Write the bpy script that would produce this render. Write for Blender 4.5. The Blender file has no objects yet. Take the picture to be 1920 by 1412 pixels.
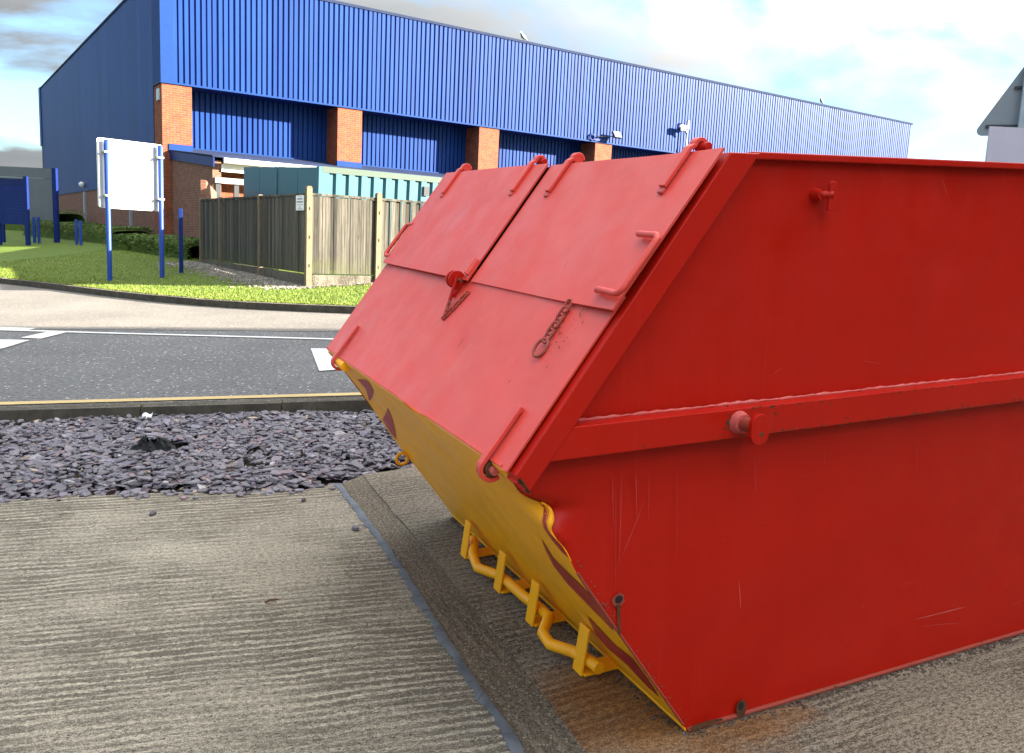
import bpy, bmesh, math, random
from mathutils import Vector as V, Matrix
from mathutils import noise as mnoise
R = math.radians
rnd = random.Random(7)
scene = bpy.context.scene
COL = scene.collection

# ------------------------------------------------------------------ camera and the lie of the land
# The yard is a plane that rises about 2.2 deg to the right and 2.4 deg away from the camera.  "g" coordinates lie
# in that plane (x right, y away, z along its normal); M turns them into world coordinates with gravity along -Z.
FPX, PITCH, ROLL, EYE = 1602.12, 0.1956, 0.0080, 1.42
CX, CY = 960.0, 706.0
G = V((0.0387, 0.0420, 1.0)).normalized()
_ey = (V((0, 1, 0)) - G * G.y).normalized()
_ex = _ey.cross(G)
M = Matrix((_ex, _ey, G))
f0 = V((0, math.cos(PITCH), -math.sin(PITCH)))
r0 = V((1, 0, 0)); u0 = r0.cross(f0)
cr, sr = math.cos(ROLL), math.sin(ROLL)
rr = r0 * cr + u0 * sr; uu = u0 * cr - r0 * sr
CAM = V((0, 0, EYE))
def W(x, y, z=0.0): return M @ V((x, y, z))
def ray(px, py): return f0 + rr * ((px - CX) / FPX) - uu * ((py - CY) / FPX)
def gp(px, py, z=0.0):
    """where the sight line of a photo pixel meets the land raised by z (a number or a function of x, y)"""
    h = z if not callable(z) else 0.1
    for _ in range(12):
        d = ray(px, py); t = (h - EYE) / d.z; p = CAM + d * t
        if not callable(z): break
        h = z(p.x, p.y)
    return p
def hit(px, py, P0, n):
    d = ray(px, py); t = ((P0 - CAM).dot(n)) / d.dot(n); return CAM + d * t

cam = bpy.data.cameras.new('camera'); camo = bpy.data.objects.new('camera', cam); COL.objects.link(camo)
cam.sensor_width = 36; cam.sensor_fit = 'HORIZONTAL'; cam.lens = 36 * FPX / 1920
cam.clip_start = 0.05; cam.clip_end = 2000
mw = Matrix((M @ rr, M @ uu, -(M @ f0))).transposed().to_4x4(); mw.translation = M @ CAM
camo.matrix_world = mw
scene.camera = camo

# ------------------------------------------------------------------ materials
class NT:
    def __init__(s, name):
        s.m = bpy.data.materials.new(name); s.m.use_nodes = True
        s.t = s.m.node_tree; s.t.nodes.clear()
        s.out = s.n('ShaderNodeOutputMaterial'); s.b = s.n('ShaderNodeBsdfPrincipled')
        s.l(s.b.outputs[0], s.out.inputs[0])
    def n(s, k, **kw):
        x = s.t.nodes.new(k)
        for a, b in kw.items(): setattr(x, a, b)
        return x
    def l(s, a, b): s.t.links.new(a, b)
    def val(s, x, sock):
        if isinstance(x, (int, float)): sock.default_value = x
        elif isinstance(x, (tuple, list)): sock.default_value = (*x, 1.0) if len(x) == 3 and len(sock.default_value) == 4 else x
        else: s.l(x, sock)
    def co(s, scale=(1, 1, 1), rot=(0, 0, 0), loc=(0, 0, 0), kind='Object'):
        if not hasattr(s, 'tc'): s.tc = s.n('ShaderNodeTexCoord')
        mp = s.n('ShaderNodeMapping'); s.l(s.tc.outputs[kind], mp.inputs[0])
        mp.inputs['Scale'].default_value = scale; mp.inputs['Rotation'].default_value = rot; mp.inputs['Location'].default_value = loc
        return mp.outputs[0]
    def noise(s, vec, scale=5, detail=4, rough=.55, dist=0, out=0):
        x = s.n('ShaderNodeTexNoise'); s.l(vec, x.inputs['Vector'])
        x.inputs['Scale'].default_value = scale; x.inputs['Detail'].default_value = detail
        x.inputs['Roughness'].default_value = rough; x.inputs['Distortion'].default_value = dist
        return x.outputs[out]
    def voro(s, vec, scale=5, feat='F1', out=0, rnd_=1.0):
        x = s.n('ShaderNodeTexVoronoi', feature=feat); s.l(vec, x.inputs['Vector']); x.inputs['Scale'].default_value = scale
        x.inputs['Randomness'].default_value = rnd_
        return x.outputs[out]
    def ramp(s, fac, *stops, interp='LINEAR'):
        x = s.n('ShaderNodeValToRGB'); e = x.color_ramp; e.interpolation = interp
        while len(e.elements) < len(stops): e.elements.new(0.5)
        for el, (p, c) in zip(e.elements, stops):
            el.position = p; el.color = (c, c, c, 1) if isinstance(c, (int, float)) else (*c, 1)
        s.l(fac, x.inputs[0]); return x.outputs[0]
    def mix(s, fac, a, b, mode='MIX'):
        x = s.n('ShaderNodeMix', data_type='RGBA', blend_type=mode)
        s.val(fac, x.inputs[0]); s.val(a, x.inputs[6]); s.val(b, x.inputs[7]); return x.outputs[2]
    def math(s, op, a, b=0.0, c=0.0, clamp=False):
        x = s.n('ShaderNodeMath', operation=op, use_clamp=clamp)
        s.val(a, x.inputs[0]); s.val(b, x.inputs[1]); s.val(c, x.inputs[2]); return x.outputs[0]
    def sep(s, vec):
        x = s.n('ShaderNodeSeparateXYZ'); s.l(vec, x.inputs[0]); return x.outputs
    def comb(s, x, y, z):
        k = s.n('ShaderNodeCombineXYZ'); s.val(x, k.inputs[0]); s.val(y, k.inputs[1]); s.val(z, k.inputs[2]); return k.outputs[0]
    def bump(s, h, strength=.5, dist=.01, prev=None):
        x = s.n('ShaderNodeBump'); x.inputs['Strength'].default_value = strength; x.inputs['Distance'].default_value = dist
        s.l(h, x.inputs['Height'])
        if prev is not None: s.l(prev, x.inputs['Normal'])
        return x.outputs[0]
    def fin(s, col, rough=.6, bump=None, spec=.5, metal=0.0, **kw):
        s.val(col, s.b.inputs['Base Color']); s.val(rough, s.b.inputs['Roughness'])
        s.b.inputs['Specular IOR Level'].default_value = spec; s.val(metal, s.b.inputs['Metallic'])
        if bump is not None: s.l(bump, s.b.inputs['Normal'])
        for k, v in kw.items(): s.val(v, s.b.inputs[k.replace('_', ' ')])
        return s.m

def plain(name, col, rough=.6, var=.25, scale=6, spec=.5, metal=0.0, bumpd=0.0):
    t = NT(name); c = t.co()
    nz = t.noise(c, scale, 5, .6)
    k = t.ramp(nz, (.25, 1 - var), (.75, 1 + var * .6))
    col2 = t.mix(1.0, col, k, 'MULTIPLY')
    b = t.bump(t.noise(c, scale * 6, 3), .3, bumpd) if bumpd else None
    return t.fin(col2, rough, b, spec, metal)

def paint_mat(name, base, chips=.0, streak=.25, rough=.38, dirt=(.05, .03, .02), fade=(.55, .10, .09), fadeamt=.25, spec=.5):
    """old gloss paint on steel plate: vertical run marks, faded patches, fine scratches, chips, shallow buckles"""
    t = NT(name); c = t.co()
    runs = t.noise(t.co((26, 26, 1.1)), 1.0, 4, .6)
    big = t.noise(c, 1.7, 3, .5)
    fac = t.math('MULTIPLY', t.ramp(runs, (.48, 0), (.75, 1)), streak)
    fac = t.math('MULTIPLY', fac, t.ramp(big, (.35, 0), (.65, 1)))
    col = t.mix(fac, base, fade)
    thin = t.noise(t.co((95, 95, .9)), 1.0, 2, .5)
    col = t.mix(t.math('MULTIPLY', t.math('MULTIPLY', t.ramp(thin, (.62, 0), (.68, 1)), t.ramp(t.noise(t.co((3, 3, 1.4), (0, 0, 0), (3, 1, 2)), 1.0, 2), (.45, 0), (.62, 1))), streak * 2.2), col, fade)
    col = t.mix(t.math('MULTIPLY', t.ramp(t.noise(c, 3.1, 5, .65), (.4, 0), (.8, 1)), fadeamt), col, fade)
    d = t.ramp(t.noise(c, 5.0, 6, .7), (.3, .91), (.7, 1.04))
    col = t.mix(1.0, col, d, 'MULTIPLY')
    sc = t.noise(t.co((9, 9, 55), (R(24), R(38), 0)), 1.0, 2, .5)
    col = t.mix(t.math('MULTIPLY', t.ramp(sc, (.755, 0), (.775, 1)), .35), col, fade)
    ch = t.ramp(t.noise(c, 34, 3, .6), (.77 - chips, 0), (.785 - chips, 1))
    ch = t.math('MULTIPLY', ch, t.ramp(t.noise(c, 3.3, 2), (.55, 0), (.62, 1)))
    col = t.mix(ch, col, dirt)
    bm = t.bump(t.noise(c, 1.6, 2, .4), .22, .02)
    bm = t.bump(t.noise(c, 160, 2, .5), .06, .001, bm)
    rg = t.ramp(t.noise(c, 7, 4, .6), (.3, rough - .08), (.7, rough + .14))
    return t.fin(col, rg, bm, spec)

RED = (.415, .0085, .0024)
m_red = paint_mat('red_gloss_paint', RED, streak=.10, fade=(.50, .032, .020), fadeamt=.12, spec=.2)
m_lid = paint_mat('red_skylit_paint', (.62, .052, .032), streak=.05, fade=(.62, .09, .065), fadeamt=.14, rough=.42)  # brighter, pinker copy of the red: sky light on the lids put into colour
m_yel = paint_mat('yellow_gloss_paint', (.98, .405, .005), spec=.3, streak=.10, fade=(.66, .32, .05), fadeamt=.25, dirt=(.05, .03, .01), rough=.36)
m_stripe = paint_mat('dark_red_marking_paint', (.36, .010, .014), streak=.1, rough=.4)
m_weld = paint_mat('worn_red_paint', (.47, .055, .045), chips=.10, streak=.5, fade=(.55, .16, .14), fadeamt=.8, rough=.55)
m_rustred = paint_mat('rusty_red_paint', (.30, .035, .02), chips=.12, streak=.3, dirt=(.06, .028, .012), fade=(.20, .06, .03), fadeamt=.8, rough=.6)
m_runs = plain('faded_red_run', (.46, .035, .033), .5, .3, 20)
m_rust = plain('brown_rust', (.10, .042, .018), .85, .5, 40, .2, bumpd=.002)
m_black = plain('black_hole', (.008, .006, .005), .9, .2)

def concrete(name, ang, hi, lo, freq, stain=False, ridge=.85):
    t = NT(name); c = t.co()
    warp = t.noise(c, 2.3, 3, .5, out=1)
    w2 = t.n('ShaderNodeVectorMath', operation='MULTIPLY_ADD')
    t.l(warp, w2.inputs[0]); w2.inputs[1].default_value = (.05, .05, 0); t.l(c, w2.inputs[2])
    mp = t.n('ShaderNodeMapping'); t.l(w2.outputs[0], mp.inputs[0]); mp.inputs['Rotation'].default_value = (0, 0, -ang)
    def st(sx, sy, det=3, ro=.6, di=0):
        q = t.n('ShaderNodeMapping'); t.l(mp.outputs[0], q.inputs[0]); q.inputs['Scale'].default_value = (sx, sy, 1)
        return t.noise(q.outputs[0], 1.0, det, ro, di)
    rid = st(6, freq * 1.7, 3, .6, .5)
    wv = t.sep(mp.outputs[0])[1]
    ph = t.math('MULTIPLY', st(1.3, 8, 3), 13.0)
    jag = st(42, 60, 3, .7)
    wave = t.math('SINE', t.math('ADD', t.math('ADD', t.math('MULTIPLY', wv, 6.2832 * freq), ph), t.math('MULTIPLY', jag, 5.0)))
    thick = st(2.6, 9, 3, .6)
    groove = t.ramp(t.math('ADD', wave, t.math('MULTIPLY', t.math('SUBTRACT', thick, .5), 3.2)), (.18, 1), (.5, 0))
    crumb = st(55, 105, 4, .8)
    fine = t.noise(c, 230, 2, .7)
    area = t.noise(c, 1.1, 4, .6)
    amp = t.ramp(t.noise(t.co((1, 1, 1), (0, 0, 0), (4.3, 1.7, 0)), 1.3, 3, .6), (.38, .15), (.6, 1))
    nrm = lambda q, a=.33, b=.67: t.math('SUBTRACT', t.ramp(q, (a, 0), (b, 1)), .5)
    h = t.math('SUBTRACT', t.math('MULTIPLY', nrm(rid), ridge), t.math('MULTIPLY', groove, 1.0 * ridge))
    h = t.math('MULTIPLY', h, amp)
    h = t.math('ADD', h, t.math('MULTIPLY', nrm(crumb, .36, .64), .85))
    h = t.math('ADD', h, t.math('MULTIPLY', nrm(fine, .36, .64), .75))
    h = t.math('ADD', h, t.math('ADD', t.math('MULTIPLY', nrm(area), .22), .5))
    f = t.ramp(h, (-.05, 0), (.5, .46), (1.05, 1))
    col = t.mix(f, lo, hi)  # darker grooves: their dirt and their shading both put into the colour
    col = t.mix(t.ramp(t.noise(c, 3.2, 6, .7), (.35, 0), (.75, .36)), col, t.mix(.5, lo, (.30, .25, .17)))
    # pale flint aggregate and dark pits
    ag = t.voro(c, 95); agc = t.voro(c, 95, out=1)
    sel = t.ramp(t.sep(agc)[0], (.80, 0), (.82, 1), interp='LINEAR')
    spot = t.math('MULTIPLY', t.ramp(ag, (.28, 1), (.46, 0)), sel)
    col = t.mix(t.math('MULTIPLY', spot, .85), col, (.50, .43, .31))
    pit = t.math('MULTIPLY', t.ramp(t.voro(c, 75), (.2, 1), (.36, 0)), t.ramp(t.sep(t.voro(c, 75, out=1))[1], (.8, 0), (.82, 1)))
    col = t.mix(t.math('MULTIPLY', pit, .7), col, (.045, .04, .032))
    if stain:
        sx = t.sep(c)
        dx = t.math('SUBTRACT', sx[0], .42); dy = t.math('SUBTRACT', sx[1], 2.25)
        r2 = t.math('ADD', t.math('MULTIPLY', t.math('MULTIPLY', dx, dx), 4.5), t.math('MULTIPLY', t.math('MULTIPLY', dy, dy), 11))
        r2 = t.math('ADD', r2, t.math('MULTIPLY', t.math('SUBTRACT', t.noise(c, 6, 5, .65), .5), 1.5))
        st = t.ramp(r2, (.0, 1.0), (.5, .7), (1.15, 0))
        col = t.mix(st, col, t.mix(f, (.20, .078, .020), (.58, .27, .075)))
    bm = t.bump(h, .9, .010)
    return t.fin(col, .93, bm, .25)
m_conc = concrete('brushed_concrete', R(13), (.92, .81, .62), (.185, .158, .116), 25, False, .56)
m_conc2 = concrete('weathered_concrete', R(24), (.70, .60, .44), (.088, .073, .052), 28, True, .30)
m_conc3 = concrete('trowelled_concrete_edge', R(-66), (.46, .38, .265), (.08, .065, .045), 20, False, .15)

def asphalt(name, a, b, sp):
    t = NT(name); c = t.co()
    n1 = t.noise(c, 26, 5, .9); big = t.noise(c, .7, 4, .6)
    col = t.mix(t.ramp(n1, (.36, 0), (.66, 1)), a, b)
    v = t.voro(c, 38); vc = t.voro(c, 38, out=1)
    s_ = t.math('MULTIPLY', t.ramp(v, (.25, 1), (.45, 0)), t.ramp(t.sep(vc)[0], (.9, 0), (.92, 1)))
    col = t.mix(t.math('MULTIPLY', s_, .8), col, sp)
    col = t.mix(1.0, col, t.ramp(big, (.3, .82), (.7, 1.15)), 'MULTIPLY')
    return t.fin(col, .9, t.bump(n1, .8, .008), .3)
m_asph = asphalt('asphalt', (.040, .039, .038), (.185, .18, .176), (.5, .5, .47))
m_asph2 = asphalt('sunlit_asphalt', (.10, .09, .078), (.185, .165, .14), (.36, .33, .28))  # sunlit copy of the asphalt, sunlight put into the paler colour
m_soil = plain('dark_soil', (.045, .036, .026), .95, .6, 30, .2, bumpd=.01)
def slate_mat():
    t = NT('purple_grey_slate'); c = t.co()
    at = t.n('ShaderNodeAttribute', attribute_name='tint')
    col = t.mix(t.ramp(t.noise(c, 60, 4, .7), (.3, 0), (.7, 1)), (.085, .077, .086), (.165, .152, .163))
    col = t.mix(1.0, col, at.outputs['Color'], 'MULTIPLY')
    return t.fin(col, .62, t.bump(t.noise(c, 90, 3), .3, .003), .5)
m_slate = slate_mat()
def grass_mat(name, a, b, dry):
    t = NT(name); c = t.co()
    n1 = t.noise(t.co((1, 2.2, 1)), 3.0, 6, .75); n2 = t.noise(c, 40, 4, .8)
    col = t.mix(t.ramp(n1, (.3, 0), (.7, 1)), a, b)
    col = t.mix(1.0, col, t.ramp(n2, (.25, .55), (.75, 1.35)), 'MULTIPLY')
    col = t.mix(t.math('MULTIPLY', t.ramp(t.noise(t.co((.35, 1.6, 1)), 1.5, 5, .7), (.56, 0), (.74, 1)), .55), col, dry)
    return t.fin(col, .8, t.bump(n2, .8, .03), .2)
m_grass = grass_mat('mown_grass', (.06, .105, .012), (.11, .155, .018), (.14, .12, .05))
def blade_mat():
    t = NT('grass_blades'); at = t.n('ShaderNodeAttribute', attribute_name='tint')
    return t.fin(t.mix(1.0, (.13, .185, .022), at.outputs['Color'], 'MULTIPLY'), .6, None, .3)
m_blade = blade_mat()
def leaf_mat():
    t = NT('hedge_leaves'); at = t.n('ShaderNodeAttribute', attribute_name='tint')
    return t.fin(t.mix(1.0, (.075, .135, .020), at.outputs['Color'], 'MULTIPLY'), .5, None, .4)
m_leaf = leaf_mat()
m_gravel = plain('pale_gravel', (.27, .24, .19), .9, .5, 30, .2)
m_kerb = concrete('kerb_concrete', R(8), (.21, .19, .145), (.07, .06, .045), 12)
m_kerbdark = plain('shaded_kerb_face', (.075, .066, .05), .95, .5, 9, .2, bumpd=.003)  # darker copy for the camera-facing kerb face, its shade put into the colour
def line_mat(name, col):
    t = NT(name); c = t.co()
    w = t.ramp(t.noise(c, 60, 4, .8), (.30, 0), (.42, 1))
    return t.fin(t.mix(w, (.12, .115, .11), t.mix(t.noise(c, 2.0, 4), col, tuple(v * .75 for v in col))), .8, None, .3)
m_white = line_mat('worn_white_road_paint', (.60, .59, .55))
m_yline = line_mat('worn_yellow_road_paint', (.47, .345, .15))
def seal_mat():
    t = NT('grey_joint_sealant'); c = t.co()
    col = t.mix(t.ramp(t.noise(c, 12, 5, .7), (.3, 0), (.7, 1)), (.050, .060, .072), (.115, .132, .148))
    cr_ = t.ramp(t.voro(t.co((5, 9, 1)), 1.0, 'DISTANCE_TO_EDGE'), (.0, 1), (.012, 0))
    return t.fin(t.mix(cr_, col, (.03, .03, .03)), .7, t.bump(t.noise(c, 30, 4), .5, .006), .4)
m_seal = seal_mat()

def brick_mat(name, c1, c2, mort):
    t = NT(name); s = t.sep(t.co())
    vec = t.comb(t.math('ADD', s[0], s[1]), s[2], 0.0)
    b = t.n('ShaderNodeTexBrick'); t.l(vec, b.inputs['Vector'])
    b.inputs['Scale'].default_value = 1; b.inputs['Brick Width'].default_value = .225; b.inputs['Row Height'].default_value = .075
    b.inputs['Mortar Size'].default_value = .0065; b.inputs['Mortar Smooth'].default_value = .2; b.inputs['Bias'].default_value = -.2
    b.inputs['Color1'].default_value = (*c1, 1); b.inputs['Color2'].default_value = (*c2, 1); b.inputs['Mortar'].default_value = (*mort, 1)
    col = t.mix(1.0, b.outputs[0], t.ramp(t.noise(t.co(), 4, 5, .7), (.3, .72), (.7, 1.2)), 'MULTIPLY')
    return t.fin(col, .9, t.bump(t.math('SUBTRACT', 1.0, b.outputs['Fac']), .5, .01), .2)
m_brick = brick_mat('orange_red_brick', (.245, .060, .022), (.145, .044, .026), (.16, .12, .09))
m_brick2 = brick_mat('brown_red_brick', (.21, .085, .05), (.14, .062, .042), (.19, .15, .12))
def clad_mat(name, base, rough):
    t = NT(name); c = t.co((1, 1, .12)); q = t.sep(t.co()); wn = t.n('ShaderNodeTexWhiteNoise', noise_dimensions='1D'); t.l(t.math('FLOOR', t.math('DIVIDE', t.math('ADD', q[0], q[1]), .95)), wn.inputs['W'])
    base = t.mix(1.0, base, t.ramp(wn.outputs[0], (0, .90), (1, 1.08)), 'MULTIPLY')
    k = t.ramp(t.noise(c, 3.0, 5, .6), (.3, .85), (.7, 1.12))
    return t.fin(t.mix(1.0, base, k, 'MULTIPLY'), rough, None, .09)
m_blue = clad_mat('blue_coated_steel', (.0085, .036, .160), .5)
m_bluetrim = plain('blue_trim', (.0085, .034, .135), .6, .12, 3, .08)
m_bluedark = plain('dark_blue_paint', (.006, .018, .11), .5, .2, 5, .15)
m_bluepost = plain('blue_post_paint', (.010, .042, .22), .4, .15, 4, .3)
m_greytrim = plain('pale_grey_trim', (.42, .46, .50), .45, .15, 3)
m_lilac = plain('grey_blue_roof_sheet', (.022, .030, .062), .8, .25, 4, .05)
m_whiteboard = plain('white_sign_board', (.72, .72, .70), .5, .06, 3)
m_whiteplastic = plain('white_plastic', (.70, .69, .66), .4, .1, 5)
m_rail = plain('grey_sign_rail', (.40, .44, .44), .45, .1, 5, metal=.2)
m_signback = plain('grey_sign_back', (.20, .23, .245), .5, .12, 3)
m_shadedboard = plain('shaded_white_board', (.46, .45, .52), .6, .06, 4)  # white board with its lilac-grey shade put into the colour
m_darkgrey = plain('dark_grey_metal', (.03, .032, .035), .45, .3, 8)
m_zinc = plain('galvanised_steel', (.36, .38, .39), .4, .25, 9, metal=.5)
m_hoard = plain('slate_grey_board', (.085, .10, .115), .6, .15, 2)
m_glass = plain('lamp_glass', (.42, .44, .42), .15, .1, 6)
m_bag = plain('black_polythene', (.009, .0095, .010), .6, .4, 10, .2, bumpd=.004)
m_paper = plain('white_paper', (.75, .75, .73), .8, .1, 10)
m_ink = plain('grey_print', (.16, .16, .17), .7, .2, 40)
m_wood_post = plain('pale_concrete_post', (.165, .127, .08), .9, .25, 12, .2, bumpd=.003)
def fence_mat():
    t = NT('weathered_grey_boards'); s = t.sep(t.co())
    u = t.math('ADD', s[0], s[1])
    board = t.math('FLOOR', t.math('DIVIDE', u, .098))
    wn = t.n('ShaderNodeTexWhiteNoise', noise_dimensions='1D'); t.l(board, wn.inputs['W'])
    off = t.math('MULTIPLY', wn.outputs[0], 31.0)
    v = t.comb(t.math('ADD', t.math('MULTIPLY', u, 38), off), off, t.math('MULTIPLY', s[2], 1.6))
    gr = t.noise(v, 1.0, 5, .65, .6)
    col = t.mix(t.ramp(gr, (.28, 0), (.72, 1)), (.027, .0235, .018), (.112, .10, .079))
    col = t.mix(1.0, col, t.ramp(wn.outputs[0], (0, .5), (1, 1.45)), 'MULTIPLY')
    kn = t.noise(t.comb(t.math('MULTIPLY', u, 14), off, t.math('MULTIPLY', s[2], 5)), 1.0, 3, .6)
    col = t.mix(t.ramp(kn, (.66, 0), (.75, .8)), col, (.03, .024, .018))
    fr = t.math('FRACT', t.math('DIVIDE', u, .098))
    ed = t.math('ADD', t.ramp(fr, (.0, 1), (.10, 0)), t.ramp(fr, (.93, 0), (1, .8)))
    col = t.mix(t.math('MULTIPLY', ed, .85), col, (.010, .009, .007))
    al = t.math('MULTIPLY', t.ramp(s[2], (.15, .75), (.55, 0)), t.ramp(t.noise(t.co(), 7, 4, .7), (.35, 0), (.65, 1)))
    col = t.mix(al, col, (.075, .085, .02))
    return t.fin(col, .92, t.bump(gr, .6, .006), .2)
m_fence = fence_mat()
def cont_mat(name, base, alt):
    t = NT(name); c = t.co()
    col = t.mix(t.ramp(t.noise(t.co((4, 4, .8)), 2.0, 5, .65), (.35, 0), (.75, .7)), base, alt)
    col = t.mix(t.ramp(t.noise(c, 9, 5, .7), (.68, 0), (.76, .7)), col, (.10, .07, .04))
    return t.fin(col, .6, None, .4)
m_cont = cont_mat('teal_container_paint', (.028, .112, .145), (.05, .12, .13))
m_contalg = cont_mat('algae_stained_teal_paint', (.05, .08, .06), (.07, .085, .05))

# ------------------------------------------------------------------ mesh building
class MB:
    def __init__(s): s.v = []; s.f = []; s.sm = []; s.mi = []; s.tint = []
    def add(s, vs, fs, smooth=False, mi=0):
        o = len(s.v); s.v += [tuple(v) for v in vs]
        for f in fs: s.f.append([o + i for i in f]); s.sm.append(smooth); s.mi.append(mi)
    def box(s, a, b, mi=0, fr=None):
        x0, y0, z0 = a; x1, y1, z1 = b
        vs = [V(p) for p in ((x0,y0,z0),(x1,y0,z0),(x1,y1,z0),(x0,y1,z0),(x0,y0,z1),(x1,y0,z1),(x1,y1,z1),(x0,y1,z1))]
        if fr: vs = [fr(v) for v in vs]
        s.add(vs, [(3,2,1,0),(4,5,6,7),(0,1,5,4),(1,2,6,5),(2,3,7,6),(3,0,4,7)], False, mi)
    def ext(s, pts, vec, mi=0, smooth=False):
        """polygon pts (3D) pushed along vec"""
        pts = [V(p) for p in pts]; vec = V(vec); n = len(pts)
        s.add(pts + [p + vec for p in pts], [tuple(range(n - 1, -1, -1)), tuple(range(n, 2 * n))] +
              [(i, (i + 1) % n, n + (i + 1) % n, n + i) for i in range(n)], smooth, mi)
    def tube(s, path, r, seg=10, closed=False, mi=0, cap=True):
        path = [V(p) for p in path]; n = len(path); rs = r if isinstance(r, (list, tuple)) else [r] * n
        vs = []; ref = None
        for i, p in enumerate(path):
            a = path[(i - 1) % n] if (closed or i > 0) else p; b = path[(i + 1) % n] if (closed or i < n - 1) else p
            t = (b - a).normalized()
            if ref is None or abs(ref.dot(t)) > .98: ref = t.orthogonal()
            ref = (ref - t * ref.dot(t)).normalized(); bi = t.cross(ref)
            for k in range(seg):
                an = 2 * math.pi * k / seg; vs.append(p + (ref * math.cos(an) + bi * math.sin(an)) * rs[i])
        fs = []
        for i in range(n if closed else n - 1):
            j = (i + 1) % n
            for k in range(seg): fs.append((i * seg + k, i * seg + (k + 1) % seg, j * seg + (k + 1) % seg, j * seg + k))
        s.add(vs, fs, True, mi)
        if cap and not closed:
            s.add(vs[:seg], [tuple(range(seg - 1, -1, -1))], False, mi); s.add(vs[-seg:], [tuple(range(seg))], False, mi)
    def grid(s, fn, nu, nv, smooth=True, mi=0):
        vs = [fn(i / nu, j / nv) for j in range(nv + 1) for i in range(nu + 1)]
        s.add(vs, [(j*(nu+1)+i, j*(nu+1)+i+1, (j+1)*(nu+1)+i+1, (j+1)*(nu+1)+i) for j in range(nv) for i in range(nu)], smooth, mi)
    def build(s, name, mat, parent=None, bevel=0.0, M4=None):
        me = bpy.data.meshes.new(name); me.from_pydata(s.v, [], s.f); me.update()
        me.polygons.foreach_set('use_smooth', s.sm)
        for m in (mat if isinstance(mat, list) else [mat]): me.materials.append(m)
        if isinstance(mat, list): me.polygons.foreach_set('material_index', s.mi)
        if s.tint:
            at = me.color_attributes.new('tint', 'FLOAT_COLOR', 'POINT')
            at.data.foreach_set('color', [c for tt in s.tint for c in (*tt, 1.0)])
        o = bpy.data.objects.new(name, me); COL.objects.link(o)
        if parent is not None: o.parent = parent
        if M4 is not None: o.matrix_world = M4
        if bevel:
            b = o.modifiers.new('bevel', 'BEVEL'); b.width = bevel; b.segments = 2; b.limit_method = 'ANGLE'; b.angle_limit = R(40)
        return o

def tag(o, label=None, cat=None, group=None, kind=None):
    if label: o['label'] = label
    if cat: o['category'] = cat
    if group: o['group'] = group
    if kind: o['kind'] = kind
    return o
def empty(name, M4):
    o = bpy.data.objects.new(name, None); COL.objects.link(o); o.empty_display_size = .2; o.matrix_world = M4; return o
def frame4(origin, rz): return Matrix.Translation(origin) @ Matrix.Rotation(rz, 4, 'Z')
def kids(o): return [c for c in bpy.data.objects if c.parent == o]
def copy_tree(o, parent=None):
    c = o.copy(); COL.objects.link(c); c.parent = parent
    for k in kids(o): copy_tree(k, c)
    return c

# ------------------------------------------------------------------ the ground
M4 = M.to_4x4()
def struct(name, mb, mat, parent=None, bevel=0.0):
    o = mb.build(name, mat, parent, bevel)
    if parent is None: o.matrix_world = M4; o['kind'] = 'structure'
    return o
def lerp(tab, x):
    if x <= tab[0][0]: return tab[0][1]
    for (a, b), (c, d) in zip(tab, tab[1:]):
        if x <= c: return b + (d - b) * (x - a) / (c - a)
    return tab[-1][1]
KF = [(-40, 37), (-25, 26.4), (-16, 20.0), (-11, 16.6), (-9.21, 15.37), (-7.75, 14.38), (-6.3, 13.3), (-5.2, 12.55), (-3.98, 11.9), (-2.56, 11.47), (-1.5, 11.25), (1, 11.0), (6, 10.9), (14, 11.4), (40, 14)]
def kfar(x): return (lerp(KF, x - .5) + lerp(KF, x) * 2 + lerp(KF, x + .5)) / 4
def knear(x): return 5.5 + (x + 3.4) * .166
def lawn_h(x, y):
    dd = max(0.0, y - kfar(x))
    return .10 + .006 * min(dd, 7) + .02 * (mnoise.noise(V((x * .5, y * .5, 0))) if dd > .3 else 0)

mb = MB()
mb.grid(lambda u, v: (-220 + 440 * u, -120 + 420 * v, -.10), 8, 8, False); struct('ground', mb, m_soil)
mb = MB()
def roadpt(u, v):
    x = -34 + 60 * u; a = knear(x) + .02; b = kfar(x) + .05; return (x, a + (b - a) * v, 0)
mb.grid(roadpt, 120, 6, False); road = struct('road', mb, m_asph)
def sheet(name, pts, mat, z, parent):
    m = MB(); m.add([(p[0], p[1], z) for p in pts], [tuple(range(len(pts)))]); return m.build(name, mat, parent)
def strip_line(pts, w):
    L = []; Rr = []
    for i, p in enumerate(pts):
        a = V(pts[max(i - 1, 0)]); b = V(pts[min(i + 1, len(pts) - 1)]); t = (b - a).normalized(); n = V((-t.y, t.x)) * w / 2
        L.append(V(p) + n); Rr.append(V(p) - n)
    return L + Rr[::-1]
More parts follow.
